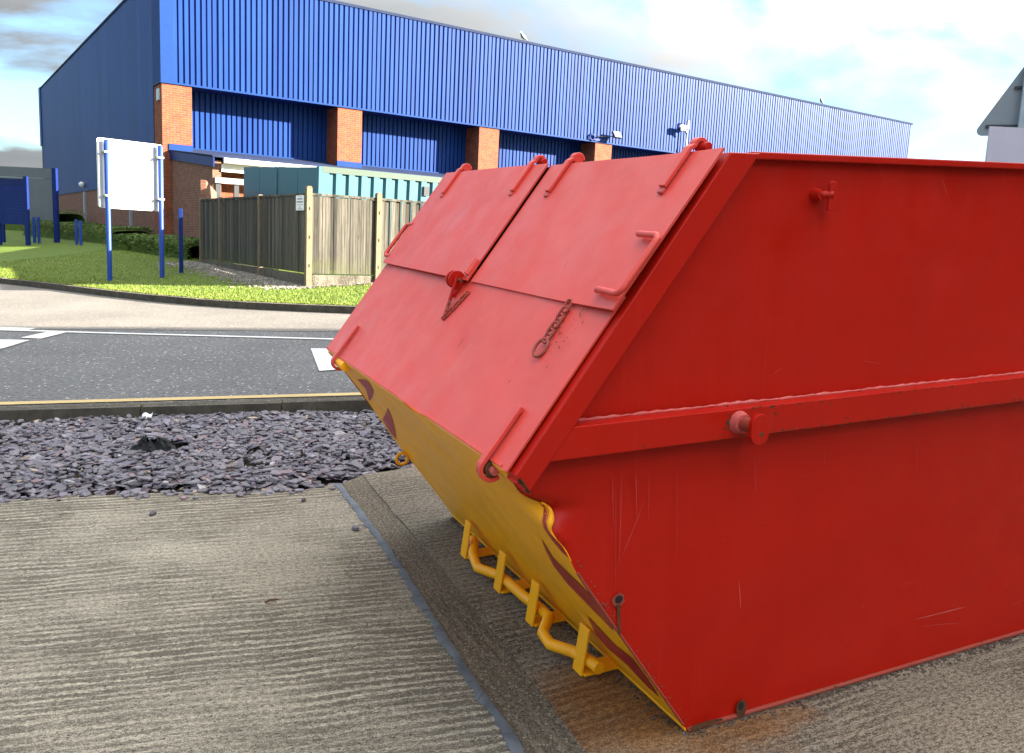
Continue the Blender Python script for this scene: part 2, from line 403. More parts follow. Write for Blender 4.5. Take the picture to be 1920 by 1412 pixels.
# paler far half of the carriageway: sunlight beyond the shadow edge put into colour
far = MB()
def farpt(u, v):
    x = -34 + 60 * u; a = 9.72 - .004 * x; b = kfar(x) - .0; return (x, a + (b - a) * v, .004)
far.grid(farpt, 120, 3, False); o = far.build('sunlit_strip', m_asph2, road)
wl = [(-34, 13.7), (-9, 10.2), (-5.83, 9.63), (-4.53, 9.45), (-3.29, 9.3), (-1.96, 9.14), (4, 8.5), (20, 7)]
sheet('white_line', strip_line([V(p) for p in wl], .085), m_white, .008, road)
sheet('white_marking', [(-2.03, 8.5), (-1.68, 7.31), (-1.16, 7.56), (.9, 8.2), (.6, 9.0), (-1.0, 8.52)], m_white, .0085, road)
sheet('white_marking', [(-5.27, 9.05), (-5.02, 9.0), (-4.99, 9.46), (-5.22, 9.5)], m_white, .0085, road)
sheet('white_marking', [(-5.62, 8.93), (-5.08, 8.9), (-5.05, 8.36), (-5.35, 7.9), (-5.9, 8.1)], m_white, .0085, road)
sheet('white_marking', [(-5.95, 9.66), (-5.5, 9.62), (-5.5, 9.78), (-5.95, 9.84)], m_white, .0085, road)
yl = [(x, knear(x) + .53) for x in (-34, -10, -4, -1, 3, 20)]
sheet('yellow_line', strip_line([V(p) for p in yl], .095), m_yline, .008, road)
# near kerb
def kerb(name, fn, x0, x1, w, h, blk, mats, z0=-.09):
    m = MB(); x = x0
    while x < x1:
        nx = x
        while math.hypot(nx - x, fn(nx) - fn(x)) < blk: nx += .02
        a = V((x, fn(x))); b = V((nx, fn(nx))); t = (b - a).normalized(); n = V((-t.y, t.x)); b = b - t * .008
        p = [a, b, b + n * w, a + n * w]; dz = rnd.uniform(-.003, .003)
        lo = [V((q.x, q.y, z0)) for q in p]; hi = [V((q.x, q.y, h + dz)) for q in p]
        m.add(lo + hi, [(0, 1, 5, 4)], False, 1); m.add(lo + hi, [(4, 5, 6, 7), (1, 2, 6, 5), (2, 3, 7, 6), (3, 0, 4, 7)], False, 0)
        x = nx
    return struct(name, m, mats, bevel=.008)
kerb('kerb_near', knear, -20, 16, .145, .07, .915, [m_kerb, m_kerbdark])
kerb('kerb_far', kfar, -38, 20, .13, .10, .915, [m_kerb, m_kerbdark], -.02)
# lawn
def lawnpt(u, v):
    x = -40 + 70 * u; r = .12 + 70 * v ** 3.2; y = kfar(x) + r; return (x, y, lawn_h(x, y) - (.02 if v < .02 else 0))
mb = MB(); mb.grid(lawnpt, 260, 60, True); lawn = struct('lawn', mb, m_grass)
# grass blades on the part of the lawn near the road
bl = MB()
for _ in range(90000):
    x = rnd.uniform(-11.5, 1.0); d = rnd.random() ** 1.7 * 13; y = kfar(x) + .11 + d
    if x > -3.6 and y > 14.5: continue
    z = lawn_h(x, y); h = rnd.uniform(.012, .030); a = rnd.uniform(0, 6.28); w = rnd.uniform(.004, .008)
    dx, dy = math.cos(a) * w, math.sin(a) * w; lx, ly = rnd.gauss(0, .014), rnd.gauss(0, .014)
    i = len(bl.v)
    bl.v += [(x - dx, y - dy, z - .004), (x + dx, y + dy, z - .004), (x + lx, y + ly, z + h)]; bl.f.append((i, i + 1, i + 2)); bl.sm.append(False); bl.mi.append(0)
    k = rnd.uniform(.7, 1.2); tt = (k * rnd.uniform(.85, 1.35), k, k * rnd.uniform(.6, 1.2)); bl.tint += [tt] * 3
g = bl.build('grass', m_blade); g.matrix_world = M4; tag(g, 'short mown grass along the far kerb, sunlit near the road', 'grass', kind='stuff')

# concrete slabs
def rough_edge(pts, step=.06, amp=.012, seed=0):
    out = []
    for a, b in zip(pts, pts[1:]):
        a, b = V(a), V(b); n = max(1, int((b - a).length / step)); t = (b - a).normalized(); nn = V((-t.y, t.x))
        for i in range(n):
            p = a.lerp(b, i / n); out.append(p + nn * amp * mnoise.noise(V((p.x * 9, p.y * 9, seed))))
    out.append(V(pts[-1])); return out
JT = [(-.90, 4.25), (-.65, 3.70), (-.41, 3.13), (-.25, 2.72), (-.11, 2.37), (-.01, 2.14), (.06, 1.95), (.75, 0), (2.2, -4)]
ST = [(-.80, 4.42), (-.71, 4.19), (-.48, 3.67), (-.27, 3.21), (-.11, 2.82), (.03, 2.5), (.32, 1.75), (1.0, 0), (2.5, -4)]
edgeL = rough_edge([(-12, 2.5), (-4.5, 3.66), (-2.48, 3.97), (-2.14, 4.05), (-1.76, 4.09), (-1.35, 4.08), (-1.08, 4.14), (-.90, 4.25)], .05, .03, 1)
def slab(name, edge, mat, z, inner=None):
    m = MB(); pts = [V((p[0], p[1], z)) for p in edge]
    m.add(pts, [tuple(range(len(pts)))]); n = len(pts)
    m.add(pts + [p - V((0, 0, .09)) for p in pts], [(i, n + i, n + (i + 1) % n, (i + 1) % n) for i in range(n)])
    bm = bmesh.new(); o = struct(name, m, mat); bm.from_mesh(o.data); bmesh.ops.recalc_face_normals(bm, faces=bm.faces); bm.to_mesh(o.data); bm.free()
    return o
slab('concrete_slab', edgeL[::1] + [V(p) for p in JT[1:]] + [V((-12, -4))], m_conc, 0.0)
slab('concrete_edge_strip', [V(p) for p in JT] + [V(p) for p in ST[::-1]], m_conc3, -.004)
slab('concrete_yard', rough_edge(ST, .05, .012, 3) + [V((14, -4)), V((14, 7.9)), V((4, 6.2)), V((.6, 5.4))] + rough_edge([(-.53, 4.56), (-.80, 4.42)], .05, .01, 5), m_conc2, 0.0)
jm = MB(); L = []; Rt = []
for i, p in enumerate(rough_edge(JT[:8], .02, .006, 9)):
    k = mnoise.noise(V((p.y * 7, 1, 0))); k2 = mnoise.noise(V((p.y * 23, 5, 0))); k3 = mnoise.noise(V((p.y * 8, 9, 0)))
    t = V((.40, -.917)); n = V((.917, .40))
    k4 = mnoise.noise(V((p.y * 61, 2, 0)))
    L.append(V((*(p - n * max(.004, .020 + .018 * k + .016 * k2 + .010 * k4)), .003))); Rt.append(V((*(p + n * (.013 + .004 * k3 + .005 * k2)), .003)))
C = [(a + b) / 2 + V((0, 0, .004)) for a, b in zip(L, Rt)]; n = len(L)
jm.add(L + C + Rt, [(i, n + i, n + i + 1, i + 1) for i in range(n - 1)] + [(n + i, 2 * n + i, 2 * n + i + 1, n + i + 1) for i in range(n - 1)], True)
struct('joint_sealant', jm, m_seal)

# slate chippings: thousands of flat purple-grey flakes
sl = MB()
def chip(m, x, y, z, s, th, tilt, yaw, tint):
    k = rnd.choice((5, 6, 6, 7)); asp = rnd.uniform(.5, .85); rot = Matrix.Rotation(yaw, 3, 'Z') @ Matrix.Rotation(tilt, 3, 'X') @ Matrix.Rotation(rnd.gauss(0, .22), 3, 'Y')
    ring = []
    for i in range(k):
        a = 2 * math.pi * (i + rnd.uniform(-.3, .3)) / k; r = s * rnd.uniform(.75, 1.15); ring.append((math.cos(a) * r, math.sin(a) * r * asp))
    lo = [rot @ V((a * 1.03, b * 1.03, 0)) for a, b in ring]; hi = [rot @ V((a * .94 , b * .94, th * rnd.uniform(.8, 1.2))) for a, b in ring]
    o = len(m.v); c = V((x, y, z)); m.v += [tuple(p + c) for p in lo + hi]
    m.f.append(tuple(o + k + i for i in range(k))); m.sm.append(False); m.mi.append(0)
    for i in range(k): m.f.append((o + i, o + (i + 1) % k, o + k + (i + 1) % k, o + k + i)); m.sm.append(False); m.mi.append(0)
    m.tint += [tint] * (2 * k)
def slab_edge_y(x): return lerp([(-4.5, 3.66), (-2.48, 3.97), (-2.14, 4.05), (-1.76, 4.09), (-1.35, 4.08), (-1.08, 4.14), (-.9, 4.27), (-.53, 4.56), (.6, 5.4)], x)
def slate_tint():
    q = rnd.random(); k = rnd.uniform(.72, 1.22)
    if q < .05: return (k * 1.25, k * .92, k * .9)
    if q < .075: return (k * 2.0, k * 2.0, k * 1.9)
    if q < .095: return (k * 2.0, k * 1.6, k * 1.05)
    if q < .3: return (k * .72, k * .70, k * .72)
    return (k * rnd.uniform(.95, 1.08), k * .97, k * rnd.uniform(.95, 1.1))
n = 0
while n < 16000:
    x = rnd.uniform(-4.4, .3); e = slab_edge_y(x); y = rnd.uniform(e - .05, knear(x) - .01)
    q = y - e
    if q < .15 and rnd.random() > .22 + q * 3.5: continue
    bare = mnoise.noise(V((x * 1.7, y * 1.7, 4)))
    dd = math.hypot((x + 2.08), (y - 4.93) * 1.1)
    if dd < .16: continue
    if bare > .38 and rnd.random() < .5: continue
    s = rnd.choice((.011, .014, .017, .020, .023, .026, .031, .042)) * rnd.uniform(.8, 1.2) * (1.0 if q > .3 else 1.12)
    base = -.055 + .045 * min(1, q / .25) + .012 * mnoise.noise(V((x * 3, y * 3, 0)))
    chip(sl, x, y, base + rnd.random() ** 1.5 * .026, s, rnd.uniform(.003, .008), rnd.gauss(0, .17), rnd.uniform(0, 6.28), slate_tint()); n += 1
for _ in range(70):
    x = rnd.uniform(-2.7, -.9); y = slab_edge_y(x) - abs(rnd.gauss(0, .045)) + .02
    chip(sl, x, y, .002, rnd.uniform(.012, .036), rnd.uniform(.004, .009), rnd.gauss(0, .06), rnd.uniform(0, 6.28), slate_tint())
o = sl.build('slate_chippings', m_slate); o.matrix_world = M4
tag(o, 'bed of flat purple grey slate chippings between kerb and concrete slab', 'slate chippings', kind='stuff')
m = MB(); m.grid(lambda u, v: (-12 + 14 * u, lerp([(0, 2.2), (1, 6.6)], v) + (-12 + 14 * u) * .15, -.048 + .02 * mnoise.noise(V((u * 40, v * 14, 0)))), 90, 30, True); struct('soil_bed', m, m_soil)
dm = MB()  # dark grit chips added along the skip's foot to deepen the contact shadow
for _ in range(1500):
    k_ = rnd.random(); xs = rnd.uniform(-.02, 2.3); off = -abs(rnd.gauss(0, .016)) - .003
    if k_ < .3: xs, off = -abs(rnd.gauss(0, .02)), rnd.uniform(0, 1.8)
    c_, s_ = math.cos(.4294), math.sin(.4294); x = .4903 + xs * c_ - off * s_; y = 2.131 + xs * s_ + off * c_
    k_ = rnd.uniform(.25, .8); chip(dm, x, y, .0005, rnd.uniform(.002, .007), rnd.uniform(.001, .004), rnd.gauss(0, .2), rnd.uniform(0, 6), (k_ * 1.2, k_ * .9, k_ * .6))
o = dm.build('grit', m_slate); o.matrix_world = M4; tag(o, 'brown grit and dirt added along the bottom edge of the skip to deepen its contact shade', 'grit', kind='stuff')
# stray flakes lying on the slab
for (px, py, s, lab) in ((668, 993, .030, 'purple brown slate flake on the concrete right beside the joint sealant'), (287, 966, .020, 'small dark slate flake lying alone on the left concrete slab'),
                    (450, 930, .034, 'dark slate flake spilled just over the front edge of the bed'), (570, 941, .014, 'tiny dark flake on the slab between slate bed and joint')):
    p = gp(px, py); m = MB(); k = rnd.uniform(.5, .7) if s < .03 else .8
    chip(m, 0, 0, 0.001, s, .012, .04, rnd.uniform(0, 6.28), (k, k * .9, k)); o = m.build('slate_flake', m_slate); mm = M4.copy(); mm.translation = W(p.x, p.y, 0.002); o.matrix_world = mm
    tag(o, lab, 'slate flake', 'slate flakes strayed from the bed')
# twigs
for (px, py, L_, yw, lab) in ((510, 1130, .05, .5, 'dark twig lying on the ribbed concrete left of the joint'), (125, 966, .075, .15, 'pale straw stick near the top left of the concrete slab')):
    p = gp(px, py); m = MB(); m.tube([(-L_ / 2, 0, .006), (-L_ * .1, .006, .009), (L_ / 2, 0, .007)], [.003, .004, .002], 6)
    o = m.build('twig', m_rust if px > 300 else m_gravel); mm = M4 @ Matrix.Rotation(yw, 4, 'Z'); mm.translation = W(p.x, p.y, 0); o.matrix_world = mm
    tag(o, lab, 'twig')
# crumpled black polythene and paper on the slates
def bag():
    m = MB()
    def f(u, v):
        a = u * 2 * math.pi; r = .135 * (1 - .75 * v) * (1 + .30 * mnoise.noise(V((math.cos(a) * 1.6, math.sin(a) * 1.6, v * 2.2)))); h = .10 * math.sin(v * 1.5) * (1 + .5 * mnoise.noise(V((math.cos(a) * 2.5, math.sin(a) * 2.5, 3 + v))))
        n_ = .018 * mnoise.noise(V((math.cos(a) * 6, math.sin(a) * 6, v * 9)))
        return (math.cos(a) * r * 1.25, math.sin(a) * r * .6 + n_, h + n_)
    m.grid(f, 40, 14, False); return m
p = gp(287, 852, -.02); o = bag().build('plastic_sheet', m_bag); mm = M4 @ Matrix.Rotation(.2, 4, 'Z'); mm.translation = W(p.x, p.y, -.035); o.matrix_world = mm
tag(o, 'crumpled black plastic sheet poking out of the slate bed', 'plastic sheet')
p = gp(276, 786, 0); m = MB(); m.grid(lambda u, v: ((u - .5) * .075, (v - .5) * .03, .012 + .03 * v + .022 * u * u + .012 * math.sin(u * 6)), 8, 4, True)
o = m.build('paper_scrap', m_paper); mm = M4.copy(); mm.translation = W(p.x, p.y, -.012); o.matrix_world = mm; tag(o, 'torn scrap of white paper on the slates against the kerb', 'litter')
# gravel beside the fence
gvm = MB()
FA = gp(577, 538, lawn_h)
# ------------------------------------------------------------------ the skip
YAW, AX, AY = 0.4294, 0.4903, 2.1310
H, XB, ZB, XC, WD = 1.549, -.5643, .8291, -.0099, 1.821
FL, XB2, ZB2, XC2, RU, RL = .05, -.5193, .7694, .0916, .919, .8409
XR = 2.35
S4 = M4 @ Matrix.Rotation(YAW, 4, 'Z'); S4.translation = W(AX, AY, 0.003)
skip = empty('skip', S4)
tag(skip, 'big red enclosed waste skip with yellow sloping end and two closed lids', 'skip')
def edge_x(z):      # front edge of the near side plate, with the dent under the frame
    x = XB * z / ZB
    return x + .050 * math.exp(-((z - .70) / .034) ** 2) + .012 * math.exp(-((z - .60) / .05) ** 2)
def xr(z): return XR + .30 * min(z / .9, 1)
def front_x(z):
    if z <= ZB: return edge_x(z)
    return XB + (XC - XB) * (z - ZB) / (H - ZB) + .02
zs = sorted({*[i * H / 60 for i in range(61)], *[.62 + i * .006 for i in range(28)], ZB})
m = MB()
def sidepts(y, dent):
    vs = []; nu = 60
    for z in zs:
        a = front_x(z) if dent else (XB * z / ZB if z <= ZB else front_x(z)); b = xr(z)
        for i in range(nu + 1):
            u = (i / nu) ** 1.6; x = a + (b - a) * u
            bul = .010 * mnoise.noise(V((x * 1.3, z * 1.5, 2))) + .003 * mnoise.noise(V((x * 4, z * 3, 7)))
            if dent:
                q = math.exp(-((z - .695) / .05) ** 2) * math.exp(-((x - a) / .035)); bul += .038 * q
                bul += -.010 * math.exp(-((z - .64) / .035) ** 2) * math.exp(-(((x - a) - .02) / .02) ** 2)
            vs.append((x, y + bul * min(1, (z + .02) / .1), z))
    return vs, nu
vs, nu = sidepts(0, True)
m.add(vs, [(j*(nu+1)+i, j*(nu+1)+i+1, (j+1)*(nu+1)+i+1, (j+1)*(nu+1)+i) for j in range(len(zs)-1) for i in range(nu)], True)
side = m.build('side_panel', m_red, skip)
m = MB(); vs, nu = sidepts(WD, False)
m.add(vs, [(j*(nu+1)+i, (j+1)*(nu+1)+i, (j+1)*(nu+1)+i+1, j*(nu+1)+i+1) for j in range(len(zs)-1) for i in range(nu)], True)
m.build('side_panel', m_red, skip)
m = MB(); m.add([(XC, 0, H), (xr(H), 0, H), (xr(H), WD, H), (XC, WD, H)], [(0, 1, 2, 3)])
m.add([(xr(H), 0, H), (xr(.9), 0, .9), (xr(0), 0, 0), (xr(0), WD, 0), (xr(.9), WD, .9), (xr(H), WD, H)], [(0, 1, 4, 5), (1, 2, 3, 4)]); m.build('rear_and_roof_panel', m_red, skip)
# yellow sloping end
FD = V((XB, 0, ZB)).normalized(); FN = V((-ZB, 0, -XB)).normalized() * 1.0; FLEN = V((XB, 0, ZB)).length
FN = V((-FD.z, 0, FD.x))       # outward, down-left
def facept(u, v, o=0.0):
    """u along the width, v up the slope"""
    s = v / FLEN
    b = -.020 * math.sin(math.pi * min(max(s, 0), 1)) * math.sin(math.pi * min(max(u / WD, 0), 1)) ** .5
    b += .012 * min(1, max(u, 0) / .15) * mnoise.noise(V((u * 1.4, v * 2.2, 0))) * math.sin(math.pi * min(max(s, 0), 1))
    b += .010 * math.exp(-((u - .30 - .35 * v) / .10) ** 2) * s
    z = v * FD.z; near = math.exp(-max(u, 0) / .05)
    inn = (edge_x(z) - XB * z / ZB) * near if z < ZB else 0
    yy = .034 * math.exp(-((z - .695) / .05) ** 2) * near
    p = FD * v + V((0, u + yy, 0)) + FN * (b + o) + V((inn, 0, 0))
    return p
m = MB()
m.grid(lambda a, b: facept(WD * a ** 1.5, FLEN * b), 70, 70, True)
m.build('end_panel', m_yel, skip)
def facepx(px, py):
    q = S4.inverted() @ (M @ (hit(px, py, M.inverted() @ (S4 @ V((0, 0, 0))), M.inverted() @ (S4.to_3x3() @ FN))))
    return max(q.y, .0015), q.dot(FD)
def decal(name, pts, mat, sub=12):
    # dense triangulated patch riding on the curved panel
    uv = []
    for i, p in enumerate(pts):
        a = facepx(*p); b = facepx(*pts[(i + 1) % len(pts)])
        k = max(1, int(math.hypot(a[0] - b[0], a[1] - b[1]) / .02))
        for j in range(k): uv.append((a[0] + (b[0] - a[0]) * j / k, a[1] + (b[1] - a[1]) * j / k))
    uv = [(min(max(a, .0015), WD - .0015), min(max(b, .002), FLEN - .002)) for a, b in uv]
    bm = bmesh.new(); f = bm.faces.new([bm.verts.new((a, b, 0)) for a, b in uv])
    bmesh.ops.triangulate(bm, faces=bm.faces[:])
    for _ in range(3):
        es = [e for e in bm.edges if e.calc_length() > .05]
        if es: bmesh.ops.subdivide_edges(bm, edges=es, cuts=1); bmesh.ops.triangulate(bm, faces=bm.faces[:])
    for v in bm.verts: v.co = facept(v.co.x, v.co.y, .0022)
    bmesh.ops.recalc_face_normals(bm, faces=bm.faces[:])
    me = bpy.data.meshes.new(name); bm.to_mesh(me); bm.free(); me.materials.append(mat)
    o = bpy.data.objects.new(name, me); COL.objects.link(o); o.parent = skip
    return o
decal('painted_marking', [(993, 932), (1003.5, 947), (1012, 965), (1019, 993), (1032, 1015), (1050, 1037), (1063, 1049), (1060, 1043), (1040, 1015), (1034, 985), (1030, 958), (1010, 940)], m_stripe)
decal('painted_marking', [(1013.7, 1009), (1022, 1032), (1036, 1063), (1062, 1098), (1110, 1148), (1146, 1184), (1150, 1176), (1143, 1164), (1110, 1121), (1068, 1080), (1036, 1047)], m_stripe)
decal('painted_marking', [(1098, 1156), (1117, 1191), (1140, 1217), (1176, 1248), (1215, 1289), (1236, 1307), (1215, 1276), (1185, 1237), (1150, 1210), (1123, 1182)], m_stripe)
decal('painted_marking', [(668, 712), (686, 712), (691, 717), (698, 734), (693, 750), (690, 753), (683, 731), (676, 721)], m_stripe)
decal('painted_marking', [(722.7, 768), (743, 823), (733, 811), (716, 787)], m_stripe)
# seams on the yellow end, rolled bottom edge, bottom lip
m = MB(); m.tube([(0, 0, .006), (0, WD, .006)], .008, 8); m.build('bottom_edge', m_yel, skip)
m = MB(); m.box((.0, -.012, .0), (XR, .0, .010)); m.build('bottom_lip', m_rustred, skip, .003)
# steel frame round the lids
def XZ(y, pts): return [(a, y, b) for a, b in pts]
def frame_side(y0, y1):
    m = MB(); pts = [(XB, ZB), (XB + .004, ZB - .02)]
    for i in range(1, 9):
        k = i / 9; j = .004 * mnoise.noise(V((k * 9, y0, 1))); pts.append((XB + .004 + (XB2 - XB - .004) * k + j, ZB - .02 + (ZB2 - ZB + .02) * k + j))
    pts += [(XB2, ZB2), (XC2, H), (XC, H)]
    pts[0] = (XB + .013, ZB - .010); pts[1] = (XB + .016, ZB - .022); pts[-1] = (XC + .013, H - .0)
    m.ext(XZ(y0, pts), (0, y1 - y0, 0)); return m
frame_side(-FL, -.004).build('lid_frame', m_red, skip, .003)
frame_side(WD + .004, WD + .03).build('lid_frame', m_red, skip, .003)
m = MB(); m.box((XC2, -.022, H - .012), (xr(H), .0, H + .006)); m.build('top_rim', m_red, skip, .003)
LV = (V((XC, 0, H)) - V((XB, 0, ZB))); LLEN = LV.length; LD = LV.normalized(); LN = V((-LD.z, 0, LD.x))
def LP(u, v, o=0.0): return V((XB, 0, ZB)) + LD * v + V((0, u, 0)) + LN * (o - .014)
# crossbar + black sheet painting the unlit inside behind the lids
m = MB(); m.add([LP(0, 0, -.03), LP(WD, 0, -.03), LP(WD, LLEN, -.03), LP(0, LLEN, -.03)], [(0, 1, 2, 3)]); m.build('dark_inside', m_black, skip)
m = MB(); m.box((0, 0, 0), (1, 1, 1)); m.v = [tuple(LP(a, b, c)) for a, b, c in ((0, -.016, -.028), (WD, -.016, -.028), (WD, .0, -.028), (0, .0, -.028), (0, -.007, .005), (WD, -.007, .005), (WD, .0, .005), (0, .0, .005))]
m.build('sill_lip', m_yel, skip, .003)
def plate(u0, u1, v0, v1, off, th, warp=0.0, seed=0, nu=40, nv=26):
    m = MB()
    def P(a, b, o):
        u = u0 + (u1 - u0) * a; v = v0 + (v1 - v0) * b
        k = .004 * mnoise.noise(V((u * 2.2, v * 2.5, seed))) * (4 * a * (1 - a)) ** .3
        k += warp * max(0, 1 - a * 2.2) ** 2 * (1 - .35 * b)
        if seed == 1: k += -.008 * math.exp(-((u - .62) / .05) ** 2 - ((v - .22) / .07) ** 2)
        return LP(u, v, off + k + o)
    m.grid(lambda a, b: P(a, b, th), nu, nv, True)
    t = [P(i / nu, 0, th) for i in range(nu + 1)]; b_ = [P(i / nu, 0, 0) for i in range(nu + 1)]
    m.add(t + b_, [(i, nu + 1 + i, nu + 2 + i, i + 1) for i in range(nu)])
    t = [P(0, j / nv, th) for j in range(nv + 1)]; b_ = [P(0, j / nv, 0) for j in range(nv + 1)]
    m.add(t + b_, [(j, j + 1, nv + 2 + j, nv + 1 + j) for j in range(nv)])
    t = [P(1, j / nv, th) for j in range(nv + 1)]; b_ = [P(1, j / nv, 0) for j in range(nv + 1)]
    m.add(t + b_, [(j + 1, j, nv + 1 + j, nv + 2 + j) for j in range(nv)])
    t = [P(i / nu, 1, th) for i in range(nu + 1)]; b_ = [P(i / nu, 1, 0) for i in range(nu + 1)]
    m.add(t + b_, [(i + 1, nu + 2 + i, nu + 1 + i, i) for i in range(nu)])
    return m
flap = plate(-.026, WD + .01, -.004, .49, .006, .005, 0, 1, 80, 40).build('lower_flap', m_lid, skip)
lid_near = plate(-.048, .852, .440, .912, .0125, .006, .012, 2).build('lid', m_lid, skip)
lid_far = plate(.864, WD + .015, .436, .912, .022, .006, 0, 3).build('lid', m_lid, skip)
def strap(u, path, w, parent, mat=None):
    """flat bar following path [(v, o)...] on the lid, w wide"""
    m = MB(); n = len(path); hh = .0055
    L_ = []; 
    for i, (v, o) in enumerate(path):
        a = V(path[max(i - 1, 0)]); b = V(path[min(i + 1, n - 1)]); t = (b - a).normalized(); nn = V((-t.y, t.x))
        L_.append((V((v, o)) + nn * hh, V((v, o)) - nn * hh))
    vs = []
    for (p, q) in L_: vs += [LP(u - w / 2, p.x, p.y), LP(u + w / 2, p.x, p.y), LP(u + w / 2, q.x, q.y), LP(u - w / 2, q.x, q.y)]
    fs = [(0, 1, 2, 3), (4*(n-1)+3, 4*(n-1)+2, 4*(n-1)+1, 4*(n-1))]
    for i in range(n - 1):
        for k in range(4): fs.append((4*i+k, 4*i+4+k, 4*i+4+(k+1) % 4, 4*i+(k+1) % 4))
    m.add(vs, fs); return m.build('hinge_strap', mat or m_lid, parent, .002)
def arcp(cv, co, r, a0, a1, n=10): return [(cv + r * math.cos(R(a0 + (a1 - a0) * i / n)), co + r * math.sin(R(a0 + (a1 - a0) * i / n))) for i in range(n + 1)]
def disc(u0, u1, v, o, r, name, parent, mat, seg=18):
    m = MB(); ring = [(v + r * math.cos(2 * math.pi * i / seg), o + r * math.sin(2 * math.pi * i / seg)) for i in range(seg)]
    m.ext([LP(u0, a, b) for a, b in ring], (0, u1 - u0, 0), smooth=False); return m.build(name, mat, parent, .002)
for (u, par, pin) in ((1.675, lid_far, 0), (.985, lid_far, 1), (.728, lid_near, 0), (.088, lid_near, 1)):
    o0 = .034 if u < .2 else (.036 if u > .86 else .028)
    path = [(.795, o0 - .002), (.86, o0 - .002), (.915, o0 - .002)] + arcp(.938, o0 - .024, .017, 120, -60, 10)
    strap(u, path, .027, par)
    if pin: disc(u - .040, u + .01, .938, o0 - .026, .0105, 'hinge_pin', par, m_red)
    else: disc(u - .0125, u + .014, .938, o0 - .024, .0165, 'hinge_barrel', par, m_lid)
    mm_ = MB(); mm_.box((-.012, 0, 0), (.012, .016, .010), fr=lambda q: LP(u + q.x, .778 + q.y, o0 - .012 + q.z)); mm_.build('strap_weld', m_weld, par, .003)
for (u, far_) in ((.077, False), (1.617, True)):
    path = [(.145, .020), (.06, .021), (.0, .022)] + arcp(-.018, -.006, .028, 80, 260, 10)
    strap(u, path, .024, flap)
    if far_: disc(u - .10, u + .012, -.018, -.008, .020, 'hinge_barrel', flap, m_yel)
    else:
        disc(u - .012, u + .012, -.018, -.008, .020, 'hinge_barrel', flap, m_rust); disc(u - .028, u + .012, -.018, -.008, .011, 'hinge_pin', flap, m_weld)
def rod(pts, r, name, parent, mat, seg=10):
    # rounded corners
    P = [V(p) for p in pts]; out = [P[0]]
    for a, b, c in zip(P, P[1:], P[2:]):
        d1 = (a - b).normalized(); d2 = (c - b).normalized(); k = min(.022, (a - b).length * .45, (c - b).length * .45)
        for i in range(6):
            t = i / 5; out.append((b + d1 * k).lerp(b, t).lerp(b.lerp(b + d2 * k, t), t))
    out.append(P[-1]); m = MB(); m.tube(out, r, seg); return m.build(name, mat, parent)
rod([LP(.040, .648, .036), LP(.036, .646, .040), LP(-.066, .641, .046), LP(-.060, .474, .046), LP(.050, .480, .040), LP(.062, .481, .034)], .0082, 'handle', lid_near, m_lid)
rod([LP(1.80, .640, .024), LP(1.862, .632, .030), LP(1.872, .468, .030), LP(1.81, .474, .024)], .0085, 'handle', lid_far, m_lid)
# latch in the middle: two rounded ears, pin, tube on the lid
def ear(u):
    m = MB(); pts = [(.372, .006), (.372, .02)] + arcp(.425, .040, .030, 215, -20, 10) + [(.452, .008)]
    m.ext([LP(u, a, b) for a, b in pts], (0, .008, 0)); return m
for u in (.930, .905): ear(u).build('latch_ear', m_red, flap, .0015)
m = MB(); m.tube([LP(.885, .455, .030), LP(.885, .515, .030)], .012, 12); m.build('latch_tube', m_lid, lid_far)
m = MB(); m.tube([LP(.96, .425, .040), LP(.87, .425, .040)], .006, 8); m.build('latch_pin', m_rust, flap)
m = MB(); m.tube([LP(.893, .43, .05), LP(.897, .352, .022)], .0065, 8); m.build('latch_pin', m_red, flap)
def chain(pts, ll, wire, name, parent, mat, ring=None):
    m = MB(); P = [V(p) for p in pts]; seg = []; tot = 0
    for a, b in zip(P, P[1:]): seg.append((tot, a, b)); tot += (b - a).length
    def at(s):
        for t0, a, b in reversed(seg):
            if s >= t0: return a.lerp(b, min(1, (s - t0) / (b - a).length)), (b - a).normalized()
        return P[0], (P[1] - P[0]).normalized()
    s = ll / 2; i = 0; step = ll - wire * 2.2
    while s < tot + ll * .2:
        c, t = at(min(s, tot)); a_ = V((0, 1, 0)); nn = LN
        w = (t.cross(nn)).normalized(); w = (w * math.cos(.35) + nn * math.sin(.35)) if i % 2 == 0 else (nn * math.cos(.45) + w * math.sin(.45))
        pts_ = []; hl = ll / 2 - ll * .22; rr_ = ll * .22
        for k in range(16):
            an = 2 * math.pi * k / 16; e = t * (math.cos(an) * rr_ + (hl if math.cos(an) > 0 else -hl)) + w * math.sin(an) * rr_
            pts_.append(c + e)
        m.tube(pts_, wire / 2, 7, True); s += step; i += 1
    if ring:
        c = at(tot)[0] + (P[-1] - P[-2]).normalized() * ring * .9; t = (P[-1] - P[-2]).normalized(); w = t.cross(LN).normalized()
        m.tube([c + t * math.cos(2 * math.pi * k / 24) * ring + (w * .96 + LN * .28) * math.sin(2 * math.pi * k / 24) * ring * .72 for k in range(24)], wire * .62, 8, True)
    return m.build(name, mat, parent)
chain([LP(.172, .447, .022), LP(.170, .40, .020), LP(.168, .325, .019)], .038, .0068, 'chain', lid_near, m_rustred, .026)
chain([LP(.815, .405, .017), LP(.84, .345, .016), LP(.868, .292, .016), LP(.888, .325, .018), LP(.897, .352, .022)], .026, .005, 'chain', flap, m_rustred)
